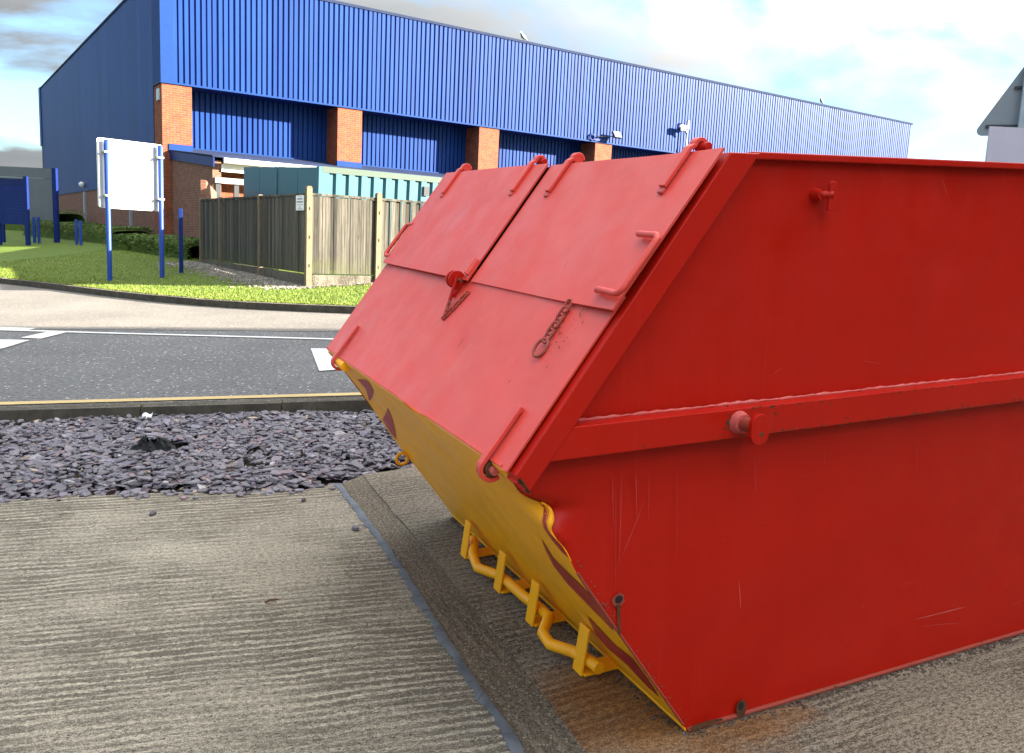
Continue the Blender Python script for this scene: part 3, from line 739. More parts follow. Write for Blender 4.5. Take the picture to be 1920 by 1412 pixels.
# rib along the side, lifting pins, lug
m = MB(); m.box((-.475, -FL + .002, RL), (XR + .2, -.003, RU)); m.build('side_rib', m_red, skip, .003)
m = MB()
for i in range(70):
    x = -.40 + i * .042; r_ = rnd.uniform(.003, .0075)
    m.tube([(x - .024, -.004, RU + .001), (x, -.006 - rnd.random() * .004, RU + .003), (x + .024, -.004, RU + .001)], [r_ * .6, r_, r_ * .6], 6)
m.build('weld_bead', m_weld, skip)
def cyl(name, c, ax, r, L_, parent, mat, seg=20, bev=.002, r2=None):
    m = MB(); ax = V(ax).normalized(); m.tube([V(c), V(c) + ax * L_], [r, r2 or r], seg); o = m.build(name, mat, parent); return o
pz = .882; pxx = .078
pin = cyl('lifting_pin', (pxx, -FL + .002, pz), (0, -1, 0), .017, .07, skip, m_rustred)
cyl('pin_collar', (pxx, -FL + .002, pz), (0, -1, 0), .031, .018, pin, m_weld, r2=.024)
m = MB(); st = [(pxx + .028 * math.cos(R(a)), pz + .012 + .028 * math.sin(R(a))) for a in range(0, 181, 15)] + [(pxx + .028 * math.cos(R(a)), pz - .012 + .028 * math.sin(R(a))) for a in range(180, 361, 15)]
m.ext([(a, -FL - .066, b) for a, b in st], (0, -.014, 0)); m.build('pin_cap', m_red, pin, .002)
cyl('cap_hole', (pxx + .004, -FL - .0795, pz - .012), (0, -1, 0), .006, .001, pin, m_rust)
lug = cyl('locking_lug', (.318, 0.004, 1.455), (0, -1, 0), .018, .03, skip, m_red, r2=.0125)
m = MB(); st = [(.345 + .012 * math.cos(R(a)), 1.478 + .012 * math.sin(R(a))) for a in range(0, 181, 20)] + [(.333, 1.414), (.357, 1.414)]
m.ext([(a, -.030, b) for a, b in st], (0, -.007, 0)); m.build('lug_plate', m_red, lug, .0015)
cyl('lug_bar', (.318, -.022, 1.455), (1, 0, 0), .010, .034, lug, m_red)
m = MB(); m.tube([(.318, -.020, 1.455), (.347, -.034, 1.455)], .010, 12); m.build('lug_pin', m_red, lug)
# rusty bolt holes with run stains
def blotch(pts, name, mat, y=-.0065):
    m = MB(); m.add([(a, y, b) for a, b in pts], [tuple(range(len(pts)))]); return m.build(name, mat, side)
def side_y(x, z): return 0
def ringp(cx, cz, r, ry=None, n=18, j=.15): return [(cx + r * math.cos(2 * math.pi * i / n) * (1 + rnd.uniform(-j, j)), cz + (ry or r) * math.sin(2 * math.pi * i / n) * (1 + rnd.uniform(-j, j))) for i in range(n)]
blotch(ringp(-.239, .437, .019), 'rust_stain', m_rustred, -.0068)
blotch(ringp(-.238, .439, .011, j=.05), 'bolt_hole', m_black, -.0076)
blotch([(-.244, .425), (-.233, .425), (-.231, .37), (-.228, .345), (-.234, .335), (-.238, .36)], 'rust_stain', m_rust, -.0073)
blotch(ringp(.178, .028, .018, .030), 'rust_stain', m_rust, -.0125)
blotch(ringp(.176, .036, .009, .012, j=.05), 'bolt_hole', m_black, -.0132)
blotch(ringp(.05, .012, .06, .010, j=.3), 'rust_stain', m_rust, -.0127)
# chipped paint flecks
fl_ = MB()
for _ in range(26):
    u, v = rnd.gauss(.115, .028), rnd.gauss(.36, .035); s_ = rnd.uniform(.0012, .0042)
    q = [LP(u + s_ * math.cos(a) * .6, v + s_ * math.sin(a) * rnd.uniform(.8, 1.6), .0165) for a in (0, 1.2, 2.4, 3.6, 4.9)]; fl_.add(q, [(0, 1, 2, 3, 4)])
for (u, v, a, b) in ((.625, .235, .003, .028), (1.3, .3, .003, .004), (1.45, .2, .003, .004), (.21, .19, .003, .004), (.09, .075, .003, .005), (.1, .43, .0025, .016)):
    fl_.add([LP(u - a, v - b, .0165), LP(u + a * .4, v - b * .3, .0165), LP(u + a, v + b, .0165), LP(u - a * .4, v + b * .4, .0165)], [(0, 1, 2, 3)])
fl_.build('chipped_paint', m_rust, flap)['kind'] = 'stuff'
fl_ = MB()
for (u, v, a, b) in ((.30, .545, .003, .010), (1.52, .75, .006, .03), (1.62, .66, .003, .012), (1.55, .6, .004, .014), (.55, .66, .003, .004), (.46, .74, .003, .003), (1.2, .82, .003, .004)):
    o_ = .030 if u < .86 else .0235
    fl_.add([LP(u - a, v - b, o_), LP(u - a * .3, v - b * .8, o_), LP(u + a, v + b, o_), LP(u + a * .3, v + b * .7, o_)], [(0, 1, 2, 3)])
fl_.build('chipped_paint', m_rust, lid_far)['kind'] = 'stuff'
def sidepx(px, py, y=0.0):
    q = S4.inverted() @ (M @ hit(px, py, M.inverted() @ (S4 @ V((0, y, 0))), M.inverted() @ (S4.to_3x3() @ V((0, 1, 0))))); return q.x, q.z
def scratch(m, a, b, w, y):
    a, b = V(sidepx(*a, y)), V(sidepx(*b, y)); t = (b - a).normalized(); n_ = V((-t.y, t.x)) * w; k = 7; pts_ = []
    for i in range(k + 1): pts_.append(a.lerp(b, i / k) + n_ * (.25 + .75 * math.sin(math.pi * i / k)) * rnd.uniform(.5, 1.1))
    for i in range(k, -1, -1): pts_.append(a.lerp(b, i / k) - n_ * (.25 + .75 * math.sin(math.pi * i / k)) * rnd.uniform(.2, .9))
    m.add([(p.x, y - .0072, p.y) for p in pts_], [tuple(range(len(pts_)))])
m = MB()
for a_, b_, w_ in (((1712, 1160), (1808, 1136), .0022), ((1725, 1172), (1800, 1166), .0008), ((1612, 676), (1652, 682), .0010), ((1440, 705), (1462, 690), .0006), ((1895, 1135), (1920, 1120), .0012), ((1880, 1100), (1888, 1085), .0010),
                   ((1382, 1085), (1386, 1140), .0018), ((1613, 1128), (1615, 1140), .0008), ((1205, 940), (1160, 1050), .0006), ((1640, 300), (1655, 340), .0007), ((1760, 330), (1775, 372), .0006)): scratch(m, a_, b_, w_, 0)
m.build('scuff_mark', m_weld, side)['kind'] = 'stuff'
m = MB()
for x_ in (1146, 1152, 1163, 1189, 1214, 1266, 1412, 1545, 1716):
    y0_ = 885 - (x_ - 1146) * .125; L_ = rnd.uniform(40, 260) if x_ < 1300 else rnd.uniform(20, 75); scratch(m, (x_, y0_ + 6), (x_ + rnd.uniform(-6, 3), y0_ + L_), rnd.uniform(.0006, .0016), 0)
m.build('run_mark', m_runs, side)['kind'] = 'stuff'
def chips(name, seq, y, parent, mat, smin=.0015, smax=.005):
    m = MB()
    for (x, z) in seq:
        k = rnd.choice((4, 5, 6)); r_ = rnd.uniform(smin, smax); m.add([(x + r_ * rnd.uniform(.5, 1.5) * math.cos(6.28 * i / k), y, z + r_ * rnd.uniform(.4, 1.1) * math.sin(6.28 * i / k)) for i in range(k)], [tuple(range(k))])
    o_ = m.build(name, mat, parent); o_['kind'] = 'stuff'; return o_
chips('chipped_paint', [(rnd.uniform(.05, 1.5), RL + abs(rnd.gauss(0, .004)) + .001) for _ in range(90)] + [(rnd.uniform(.1, 1.5), RU - abs(rnd.gauss(0, .003)) - .001) for _ in range(40)] + [(pxx - .036 + rnd.gauss(0, .006), pz + rnd.gauss(0, .018)) for _ in range(22)] + [(rnd.uniform(-.3, 1.5), rnd.uniform(RL, RU)) for _ in range(16)], -FL + .0012, skip, m_rust)
chips('chipped_paint', [(XB + .018 + (XB2 - XB - .018) * k_ + rnd.uniform(0, .006), ZB - .022 + (ZB2 - ZB + .022) * k_ + rnd.uniform(-.002, .008)) for k_ in [i / 40 for i in range(41)]], -FL - .0008, skip, m_rust, .002, .005)
chips('chipped_paint', [(edge_x(z_) + .012 + abs(rnd.gauss(0, .007)), z_) for z_ in [rnd.uniform(.01, .58) for _ in range(70)]] + [(rnd.uniform(0, 1.6), abs(rnd.gauss(0, .006)) + .012) for _ in range(60)] + [(rnd.uniform(.0, 1.5), rnd.uniform(.05, 1.5)) for _ in range(26)], -.0074, side, m_rustred, .0012, .0035)
# rolled-out torn edge beside the dent
tz = [.716 - .005 * i for i in range(34)]
m = MB(); m.tube([(edge_x(z) + .002, .004 + .028 * math.exp(-((z - .695) / .045) ** 2) - .014 * math.exp(-((z - .672) / .022) ** 2), z) for z in tz], [.0025 + .0065 * math.exp(-((z - .674) / .02) ** 2) for z in tz], 8)
m.build('torn_edge', m_yel, skip)
m = MB(); m.tube([(edge_x(z) + .002, -.001, z) for z in [.02 + .03 * i for i in range(18)]], .004, 6); m.build('edge_weld', m_rustred, skip)
# ring on the far corner of the yellow end
c = facept(WD - .02, .40, .03); m = MB(); m.tube([c + V((math.cos(a), 0, math.sin(a))) * .026 for a in [2 * math.pi * k / 20 for k in range(20)]], .007, 8, True); m.build('lashing_ring', m_yel, skip)
# tipping rail at the foot of the yellow end
rail = MB(); rail.tube([(-.066, 1.42, .045), (-.07, 1.39, .045), (-.125, 1.27, .040), (-.148, 1.16, .036), (-.106, 1.06, .040), (-.098, .99, .042), (-.098, .85, .045), (-.09, .72, .05), (-.092, .66, .05), (-.150, .59, .036), (-.158, .52, .034), (-.118, .44, .040), (-.098, .36, .042), (-.094, .315, .042)], .0195, 14)
rl = rail.build('tipping_rail', m_yel, skip)
for y in (.363, .708, .990, 1.338):
    m = MB(); m.box((-.134, y - .004, 0.0), (-.126, y + .052, .150)); m.v = [(p[0] + p[2] * .16, p[1], p[2]) for p in m.v]; m.build('rail_bracket', m_yel, rl, .002)
    m = MB(); m.box((-.126, y - .015, .002), (0.0, y + .060, .010)); m.build('rail_foot', m_yel, rl, .002)
# ------------------------------------------------------------------ blue warehouse
YB = 0.9694
dG = V((math.sin(YB), math.cos(YB), 0)); dG = (dG - G * dG.dot(G)).normalized()
CgG = V((-11.9915, 29.6168, -.0018))
dW = M @ dG; B4 = frame4(M @ CgG, math.atan2(dW.y, dW.x))
B4i = B4.inverted()
def bl_hit(px, py, axis, k):
    """building coordinates where a sight line meets the plane axis = k"""
    o = B4i @ (M @ CAM); d = B4i.to_3x3() @ (M @ ray(px, py)); t = (k - o[axis]) / d[axis]; return o + d * t
ware = empty('warehouse', B4); tag(ware, 'long warehouse clad in ribbed blue steel above orange brick piers', 'warehouse')
ZC, ZT, LEN, DEP, TR, ZS = 5.42, 9.17, 43.9, 33.1, 1.08, 3.46
def ribbed(m, x0, x1, z0, z1, fn, pitch=.19, dep=.06):
    """vertical trapezoidal sheet; fn(u, depth, z) -> local point; ribs point to -depth"""
    prof = []; u = x0; rj = random.Random(3)
    while u < x1:
        for du, dd in ((0, 0), (.124, 0), (.132, dep), (.180, dep)):
            if u + du < x1: prof.append((u + du, dd))
        u += pitch * (1 + rj.uniform(-.07, .07))
    prof.append((x1, 0)); n = len(prof)
    vs = [fn(a, b, z0) for a, b in prof] + [fn(a, b, z1) for a, b in prof]
    m.add(vs, [(i, i + 1, n + i + 1, n + i) for i in range(n - 1)])
m = MB(); ribbed(m, .40, LEN, ZC + .06, ZT - .10, lambda u, d, z: (u, d, z)); m.build('front_cladding', m_blue, ware)
m = MB(); ribbed(m, TR + .1, DEP, 2.26, ZT - .1, lambda u, d, z: (d, DEP + TR + .1 - u, z), .10, .02); m.build('gable_cladding', m_blue, ware)
m = MB(); m.box((-.012, -.012, ZC + .06), (.40, .10, ZT - .10)); m.box((-.012, .10, ZC + .06), (.05, TR + .1, ZT - .10)); m.build('corner_flashing', m_bluetrim, ware)
m = MB(); m.box((-.03, -.03, ZT - .10), (LEN + .12, .30, ZT)); m.box((-.03, .30, ZT - .10), (.2, DEP, ZT)); m.build('roof_edge_trim', m_lilac, ware)
m = MB(); m.box((.2, .3, ZT - .3), (LEN, DEP, ZT - .06)); m.build('roof', m_lilac, ware)
m = MB(); m.box((-.02, -.03, ZC), (LEN, .10, ZC + .06)); m.build('drip_flashing', m_bluetrim, ware)
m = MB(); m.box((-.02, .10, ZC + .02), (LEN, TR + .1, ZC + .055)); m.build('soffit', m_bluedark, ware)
for k in range(7):
    x0 = .99 + 6.289 * k; x1 = 6.289 * (k + 1)
    m = MB(); ribbed(m, x0, x1, ZS + .02, ZC + .02, lambda u, d, z: (u, TR + d, z)); m.build('recessed_cladding', m_blue, ware)
    m = MB(); m.box((x0, TR - .08, ZS - .05), (x1, TR + .05, ZS + .02)); m.build('sill', m_bluetrim, ware)
for k in range(8):
    x0 = 6.289 * k; x1 = x0 + .99
    m = MB(); m.box((x0 + (.0 if k else .02), .02, -1.2), (min(x1, LEN), TR + .3, ZC)); p_ = m.build('brick_pier', m_brick, ware)
    m = MB(); m.box((x0 + (.22 if k == 0 else -.01), -.012, 3.16), (x1 + .012, .10, 3.46)); m.build('pier_flashing', m_bluetrim, p_)
m = MB(); m.box((.03, TR + .3, -1.5), (.5, DEP, 2.26)); m.build('brick_plinth', m_brick2, ware)
m = MB(); m.box((.5, TR + .2, -1.5), (LEN, DEP, ZT - .3)); m.build('core_wall', m_bluedark, ware)
m = MB(); m.box((-.05, DEP, 5.54), (.35, DEP + .9, ZT + .02)); m.box((-.02, DEP, 5.54 - 8), (.3, DEP + .4, 5.54), 1); m.build('corner_downpipe', [m_bluedark, m_darkgrey], ware)
a = bl_hit(160, 363, 0, 0)
for (px, w_) in ((160, .30), (246, .22)):
    q = bl_hit(px, 400, 0, 0); m = MB(); m.box((-.06, q.y - w_ / 2, -1.2), (.03, q.y + w_ / 2, 2.22)); m.build('plinth_pipe', m_signback, ware)
q = bl_hit(158, 347, 0, 0); m = MB(); m.tube([(-.05, q.y, q.z - .12), (-.10, q.y, q.z - .05), (-.12, q.y, q.z + .05), (-.1, q.y, q.z + .14)], [.04, .12, .15, .08], 10); m.build('wall_lamp', m_whiteplastic, ware)
m = MB(); m.box((-.02, .28, 4.9), (.021, .66, 5.28)); m.build('vent_plate', m_rail, ware)
# lean-to along the foot of the front
lean = empty('lean_to', B4 @ Matrix.Translation((0, 0, 0))); tag(lean, 'low brick lean-to with sloping grey roof along the blue warehouse front', 'lean-to')
SF = -4.95
m = MB(); m.ext([(.30, -.02, -1.3), (.30, -.02, 3.18), (.30, SF, 2.68), (.30, SF, -1.3)], (.25, 0, 0)); m.build('side_wall', m_brick2, lean)
m = MB(); m.ext([(.25, 0, 2.94), (.25, 0, 3.22), (.25, SF - .25, 2.73), (.25, SF - .25, 2.47)], (.045, 0, 0)); m.build('verge_board', m_bluedark, lean)
m = MB(); m.ext([(.25, TR - .1, 3.40), (.25, TR - .1, 3.44), (.25, -.02, 3.26), (.25, SF - .2, 2.80), (.25, SF - .2, 2.75), (.25, -.02, 3.22)], (30, 0, 0)); m.build('lean_to_roof', m_lilac, lean)
m = MB(); m.tube([(.55, SF - .28, 2.66), (14, SF - .28, 2.66)], .085, 12); m.build('gutter', m_whiteplastic, lean)
m = MB(); m.box((.55, SF + .9, -1.3), (14, SF + 1.15, 2.7)); m.build('front_wall', m_brick, lean)
m = MB(); m.box((.55, SF - .05, 2.36), (14, SF + .02, 2.58)); m.build('eaves_board', m_whiteplastic, lean)
m = MB(); m.box((.35, SF - .10, 2.02), (1.7, SF + .06, 2.18)); m.build('lintel', m_zinc, lean)
for x in (.38, .92, 1.55, 2.5):
    m = MB(); m.box((x, SF - .05, -1.2), (x + .14, SF + .06, 2.018)); m.build('dark_post', m_darkgrey, lean)
# ------------------------------------------------------------------ things fixed to the warehouse
def bpoint(px, py, t): return bl_hit(px, py, 1, t)
q = bpoint(1136, 262, -.03)
fl4 = B4 @ Matrix.Translation((q.x, -.03, ZC + .07)); fo = empty('floodlight', fl4); tag(fo, 'black floodlight on a bracket above the fourth brick pier', 'floodlight')
m = MB(); m.tube([(-.55, 0.01, .12), (-.5, -.05, .20), (.15, -.12, .26), (.3, -.25, .28)], .022, 8); m.tube([(-.1, .02, 0), (-.1, -.06, .22)], .02, 8); m.build('bracket_arm', m_darkgrey, fo)
m = MB(); fr = lambda p: V((.36, -.33, .34)) + Matrix.Rotation(R(-35), 3, 'X') @ p
m.box((-.22, -.05, -.17), (.22, .06, .17), fr=fr); m.build('lamp_housing', m_darkgrey, fo, .01)
m = MB(); m.box((-.18, -.062, -.13), (.18, -.0505, .13), fr=fr); m.build('lamp_glass', m_glass, fo)
m = MB(); m.tube([(-.85 + .13 * math.cos(a), -.03, .13 + .13 * math.sin(a)) for a in [2 * math.pi * k / 18 for k in range(18)]], .035, 8, True); m.box((-.7, -.04, .0), (.05, .03, .09)); m.build('cable_coil', m_bluedark, fo)
q = bpoint(1288, 256, -.25); q2 = bpoint(1286, 283, -.25)
co = empty('security_camera', B4 @ Matrix.Translation((q.x, -.25, ZC - .1))); tag(co, 'white security camera on a thin pole in front of the ribbed cladding', 'camera')
zt = bpoint(1288, 226, -.25).z - (ZC - .1)
m = MB(); m.tube([(0, 0, -.5), (0, 0, zt)], .03, 8); m.build('pole', m_zinc, co)
m = MB(); m.tube([(-.45, .1, -.55), (-.02, 0, zt * .28)], .03, 8); m.build('brace', m_whiteplastic, co)
zc_ = bpoint(1275, 239, -.25).z - (ZC - .1)
m = MB(); m.box((-.62, -.16, zc_ - .02), (-.05, .0, zc_ + .11)); m.build('camera_body', m_whiteplastic, co, .02)
m = MB(); m.box((-.60, -.15, zc_ - .16), (-.22, .0, zc_ - .025)); m.tube([(-.24, -.08, zc_ - .1), (-.10, -.08, zc_ - .26)], .05, 8); m.build('camera_lamp', m_darkgrey, co, .01)
m = MB(); m.box((-.07, -.06, zc_ - .05), (.07, .04, zt)); m.build('clamp', m_darkgrey, co, .01)
def gull(px, py, lab, body):
    q = bl_hit(px, py, 1, .1); m = MB()
    m.tube([(-.26, 0, .05), (-.18, 0, .10), (-.05, 0, .13), (.08, 0, .16), (.16, 0, .22), (.19, 0, .28), (.24, 0, .30), (.32, 0, .28)], [.012, .04, .075, .085, .06, .042, .045, .008], 10)
    o = m.build('seagull', m_signback); o.matrix_world = B4 @ Matrix.Translation((q.x, .1, ZT + .02)) @ Matrix.Rotation(R(200), 4, 'Z')
    for dy in (-.03, .03):
        l_ = MB(); l_.tube([(.0, dy, -.02), (.01, dy, .09)], .008, 6); l_.build('leg', m_rust, o)
    tag(o, lab, 'bird', 'birds on the warehouse roof'); return o
gull(982, 71, 'grey bird perched on the roof edge near the middle of the warehouse', 1)
gull(1540, 196, 'small dark bird on the roof edge towards the warehouse far end', 0)
# ------------------------------------------------------------------ shipping containers behind the fence
def container(origin, lab):
    root = empty('shipping_container', origin); tag(root, lab, 'container', 'small containers behind the fence')
    LX, LY, HZ = 2.99, 2.44, 2.55
    m = MB(); prof = []; u = .12
    while u < LX - .2:
        for du, dd in ((0, .004), (.09, .004), (.125, .045), (.215, .045), (.25, .004)): prof.append((u + du, dd))
        u += .278
    prof = [p for p in prof if p[0] < LX - .1]; n = len(prof)
    m.add([(a, b, .15) for a, b in prof] + [(a, b, HZ - .11) for a, b in prof], [(i, i + 1, n + i + 1, n + i) for i in range(n - 1)]); m.build('corrugated_side', m_cont, root)
    m = MB(); m.box((.06, -.002, HZ - .12), (LX - .06, .08, HZ)); m.build('side_rail', m_contalg, root)
    m = MB(); m.box((.06, 0, 0), (LX - .06, .08, .15)); m.build('side_rail', m_contalg, root)
    m = MB(); m.box((0, 0, .12), (.12, .12, HZ - .005)); m.build('corner_post', m_cont, root)
    m = MB(); m.box((LX - .12, 0, .12), (LX, .12, HZ - .005)); m.build('corner_post', m_cont, root)
    m = MB(); m.box((LX - .17, -.006, HZ - .115), (LX + .006, .17, HZ + .006)); m.box((LX - .11, -.0085, HZ - .09), (LX - .07, -.004, HZ - .02), 1); m.build('corner_casting', [m_cont, m_black], root)
    m = MB(); m.box((.015, .12, .1), (.05, LY / 2 - .012, HZ - .02)); d_ = m.build('door', m_cont, root)
    m = MB(); m.box((.015, LY / 2 + .012, .1), (.05, LY - .05, HZ - .02)); m.build('door', m_cont, root)
    m = MB(); m.box((.05, .05, .12), (LX - .02, LY, HZ - .03)); m.box((0.02, LY - .05, .1), (.12, LY, HZ - .01)); m.build('shell', m_contalg, root)
    m = MB(); m.box((LX - .62, -.03, HZ - .42), (LX - .5, .0, HZ - .22)); m.build('vent_box', m_darkgrey, root)
    return root
zc = 17.0; top = CAM + ray(598.5, 311) * zc
nB = (B4.to_3x3() @ V((0, 1, 0))); 
O_ = M @ top
tilt = Matrix.Rotation(R(2.6), 4, 'X')
c4 = frame4(O_, math.atan2(dW.y, dW.x)) @ tilt @ Matrix.Translation((0, 0, -2.55))
container(c4, 'teal ribbed steel container standing just behind the fence corner')
c4b = frame4(O_, math.atan2(dW.y, dW.x)) @ tilt @ Matrix.Translation((0, 2.47, -2.55))
container(c4b, 'teal steel container behind the other one, nearer the warehouse')
# ------------------------------------------------------------------ wooden fence
fence = None
FP = W(FA.x, FA.y, FA.z)
F4 = frame4(FP, math.atan2(dW.y, dW.x)); fence = empty('wooden_fence', F4)
tag(fence, 'weathered grey board fence with pale concrete posts enclosing the container yard', 'fence')
FH = 1.54
def boards(m, a, b, axis, z0, z1, y, seed, relief):
    r_ = random.Random(seed); u = a; w = .098
    while u < b - .01:
        e = min(u + w, b); d_ = r_.uniform(0, .006) + (relief if int((u - a) / w) % 2 else 0); tp = z1 + r_.uniform(-.012, .004)
        if axis == 0: m.box((u + .002, y + d_, z0), (e - .002, y + d_ + .018, tp))
        else: m.box((y + d_, u + .002, z0), (y + d_ + .018, e - .002, tp))
        u = e
def fpanel(a, b, axis, seed, relief=.0, y=0):
    m = MB(); boards(m, a, b, axis, .22, FH - .06, y, seed, relief); p_ = m.build('board_panel', m_fence, fence)
    m = MB(); (m.box((a, y - .015, FH - .06), (b, y + .05, FH - .02)) if axis == 0 else m.box((y - .015, a, FH - .06), (y + .05, b, FH - .02))); m.build('capping_rail', m_fence, fence, .004)
    m = MB(); (m.box((a, y, -.3), (b, y + .04, .20)) if axis == 0 else m.box((y, a, -.3), (y + .04, b, .20))); m.build('gravel_board', m_kerb, fence)
def fpost(x, y, h=FH + .06, w=.095):
    m = MB(); m.box((x - w / 2, y - w / 2, -.3), (x + w / 2, y + w / 2, h)); v0 = len(m.v)
    m.ext([(x - w / 2, y - w / 2, h), (x + w / 2, y - w / 2, h), (x + w * .3, y - w / 2, h + .025), (x - w * .3, y - w / 2, h + .025)], (0, w, 0))
    p_ = m.build('post', m_wood_post, fence, .004)
    for z in (1.24, .78, .32):
        k = MB(); k.box((x - .009, y - w / 2 - .003, z), (x + .009, y - w / 2 + .01, z + .055)); k.build('bolt_slot', m_black, p_)
fpost(0, 0)
def fx(px): 
    o = F4.inverted() @ (M @ CAM); d = F4.to_3x3().inverted() @ (M @ ray(px, 500)); t = -o.y / d.y; return (o + d * t).x
def fy(px):
    o = F4.inverted() @ (M @ CAM); d = F4.to_3x3().inverted() @ (M @ ray(px, 480)); t = -o.x / d.x; return (o + d * t).y
X1 = fx(707); Y1, Y2, Y3 = fy(487), fy(413), fy(377)
fpanel(.05, X1 - .045, 0, 1, .004); fpost(X1, 0, FH + .04)
xx = X1; k = 0
while k < 5:
    fpanel(xx + .045, xx + 1.78, 0, 20 + k, .022); xx += 1.825; fpost(xx, 0, FH); k += 1
for a_, b_, s_ in ((.05, Y1, 5), (Y1, Y2, 6), (Y2, Y3, 7)):
    fpanel(a_ + .02, b_ - .03, 1, s_, .0, .0)
    m = MB(); m.box((-.03, b_ - .03, -.25), (.05, b_ + .03, FH + .0)); m.build('post', m_wood_post, fence, .004)
CR = B4 @ V((.30, SF, 0)); cl = F4.inverted() @ CR; dx_, dy_ = cl.x, cl.y - Y3; an_ = math.atan2(-dx_, dy_); ln_ = math.hypot(dx_, dy_)
m = MB(); m.box((.0, .10, -.6), (.11, ln_ + .1, 1.95))  # hidden wall added behind the fence end to shade the lawn
m.v = [(p[0] * math.cos(an_) - p[1] * math.sin(an_), Y3 + p[0] * math.sin(an_) + p[1] * math.cos(an_), p[2]) for p in m.v]
rw = m.build('lawn_shade_wall', m_brick2, lean); rw.matrix_parent_inverse = B4i @ F4
no = empty('notice', F4 @ Matrix.Translation((-.022, .42, 1.22))); tag(no, 'small white printed notice fixed to the fence beside the corner post', 'notice')
ya, yb = fy(557), fy(571.5); 
def fz(px, py):
    o = F4.inverted() @ (M @ CAM); d = F4.to_3x3().inverted() @ (M @ ray(px, py)); t = -o.x / d.x; return (o + d * t).z
za, zb_ = fz(564, 394.5), fz(564, 366.5)
no.matrix_world = F4 @ Matrix.Translation((-.022, (ya + yb) / 2, (za + zb_) / 2)); hw, hh = abs(ya - yb) / 2, (zb_ - za) / 2
m = MB(); m.box((-.004, -hw, -hh), (.004, hw, hh)); m.build('notice_board', m_whiteboard, no)
m = MB()
for (z, w_, t_) in ((.80, .5, .03), (.52, .68, .10), (.12, .78, .11), (-.26, .74, .045), (-.56, .38, .05), (-.82, .6, .06)):
    y = -w_
    while y < w_:
        L_ = rnd.uniform(.12, .3); m.box((-.0055, hw * y, hh * (z - t_)), (-.0045, hw * min(y + L_, w_), hh * (z + t_))); y += L_ + .06
m.build('print_line', m_ink, no)
# gravel and stones along the foot of the fence
FMi = (M4.inverted() @ F4)
gvm.tint = []
for _ in range(2600):
    u = rnd.uniform(-.3, Y3 + .5); off = -abs(rnd.gauss(0, .38)) - .02
    p = FMi @ V((off, u, 0)); z = lawn_h(p.x, p.y)
    k = rnd.uniform(.55, 1.2); chip(gvm, p.x, p.y, z - .004, rnd.uniform(.012, .034) * (1.9 if rnd.random() < .05 else 1), .02, rnd.gauss(0, .2), rnd.uniform(0, 6), (k * 1.7, k * 1.6, k * 1.25))
for _ in range(900):
    u = rnd.uniform(-.1, 4); p = FMi @ V((u, -abs(rnd.gauss(0, .07)) - .02, 0)); k = rnd.uniform(.8, 1.3)
    chip(gvm, p.x, p.y, lawn_h(p.x, p.y) - .002, rnd.uniform(.012, .028), .02, rnd.gauss(0, .2), rnd.uniform(0, 6), (k * 1.1, k * .95, k * .65))
o = gvm.build('gravel', m_slate); o.matrix_world = M4; tag(o, 'pale gravel and stones strewn along the foot of the fence', 'gravel', kind='stuff')
# ------------------------------------------------------------------ hedges
def hedge(pts, w, h, lab, n=9000):
    """leafy clipped hedge along a g-space polyline"""
    P = [V(p) for p in pts]; m = MB(); cum = [0]
    for a, b in zip(P, P[1:]): cum.append(cum[-1] + (b - a).length)
    L_ = cum[-1]
    def at(s):
        for i in range(len(P) - 1):
            if s <= cum[i + 1]: t = (s - cum[i]) / (cum[i + 1] - cum[i]); d = (P[i + 1] - P[i]).normalized(); return P[i].lerp(P[i + 1], t), d
        return P[-1], (P[-1] - P[-2]).normalized()
    for _ in range(n):
        s = rnd.uniform(-.25, L_ + .25); a = rnd.uniform(-1, 1); c, d = at(min(max(s, 0), L_)); nn = V((-d.y, d.x))
        # superellipse cross section
        an = rnd.uniform(0, math.pi); e = .45
        cx = math.copysign(abs(math.cos(an)) ** e, math.cos(an)); cz = math.sin(an) ** e
        if rnd.random() < .55: cx = rnd.uniform(-1, 1); cz = (1 - abs(cx) ** (2 / e)) ** (e / 2)
        rr_ = rnd.uniform(.86, 1.0) + .12 * mnoise.noise(V((c.x * 2.1, c.y * 2.1, an * 1.4)))
        hv = h * (1 + .10 * mnoise.noise(V((c.x * .9, c.y * .9, 3))))
        off = nn * cx * w / 2 * rr_ + d * (max(0, s - L_) + min(0, s)) * (1 - .6 * cz)
        q = V((c.x + off.x, c.y + off.y)); z0 = lawn_h(q.x, q.y); z = z0 + hv * cz * rr_
        sz = rnd.uniform(.022, .042); rot = Matrix.Rotation(rnd.uniform(0, 6.28), 3, 'Z') @ Matrix.Rotation(rnd.gauss(.3, .6), 3, 'X')
        o_ = len(m.v); pt = V((q.x, q.y, z))
        m.v += [tuple(pt + rot @ V(k)) for k in ((-sz, 0, 0), (0, -sz * .5, .01), (sz, 0, 0), (0, sz * .5, .01))]; m.f.append((o_, o_ + 1, o_ + 2, o_ + 3)); m.sm.append(False); m.mi.append(0)
        k = rnd.uniform(.5, 1.5); m.tint += [(k * rnd.uniform(.8, 1.5), k, k * rnd.uniform(.7, 1.1))] * 4
    core = MB()
    def f(u, v):
        c, d = at(u * L_); nn = V((-d.y, d.x)); an = v * math.pi
        cx = math.copysign(abs(math.cos(an)) ** .45, math.cos(an)) * .86; cz = math.sin(an) ** .45 * .86
        q = c + nn * cx * w / 2; return (q.x, q.y, lawn_h(q.x, q.y) - .05 + h * cz)
    core.grid(f, 30, 12, True)
    o = m.build('hedge', m_leaf); o.matrix_world = M4; tag(o, lab, 'hedge', 'clipped hedges in front of the brick wall')
    c_ = core.build('inner_growth', m_grass, o)
    return o
h1 = gp(228, 470, lawn_h); h2 = gp(392, 488, lawn_h)
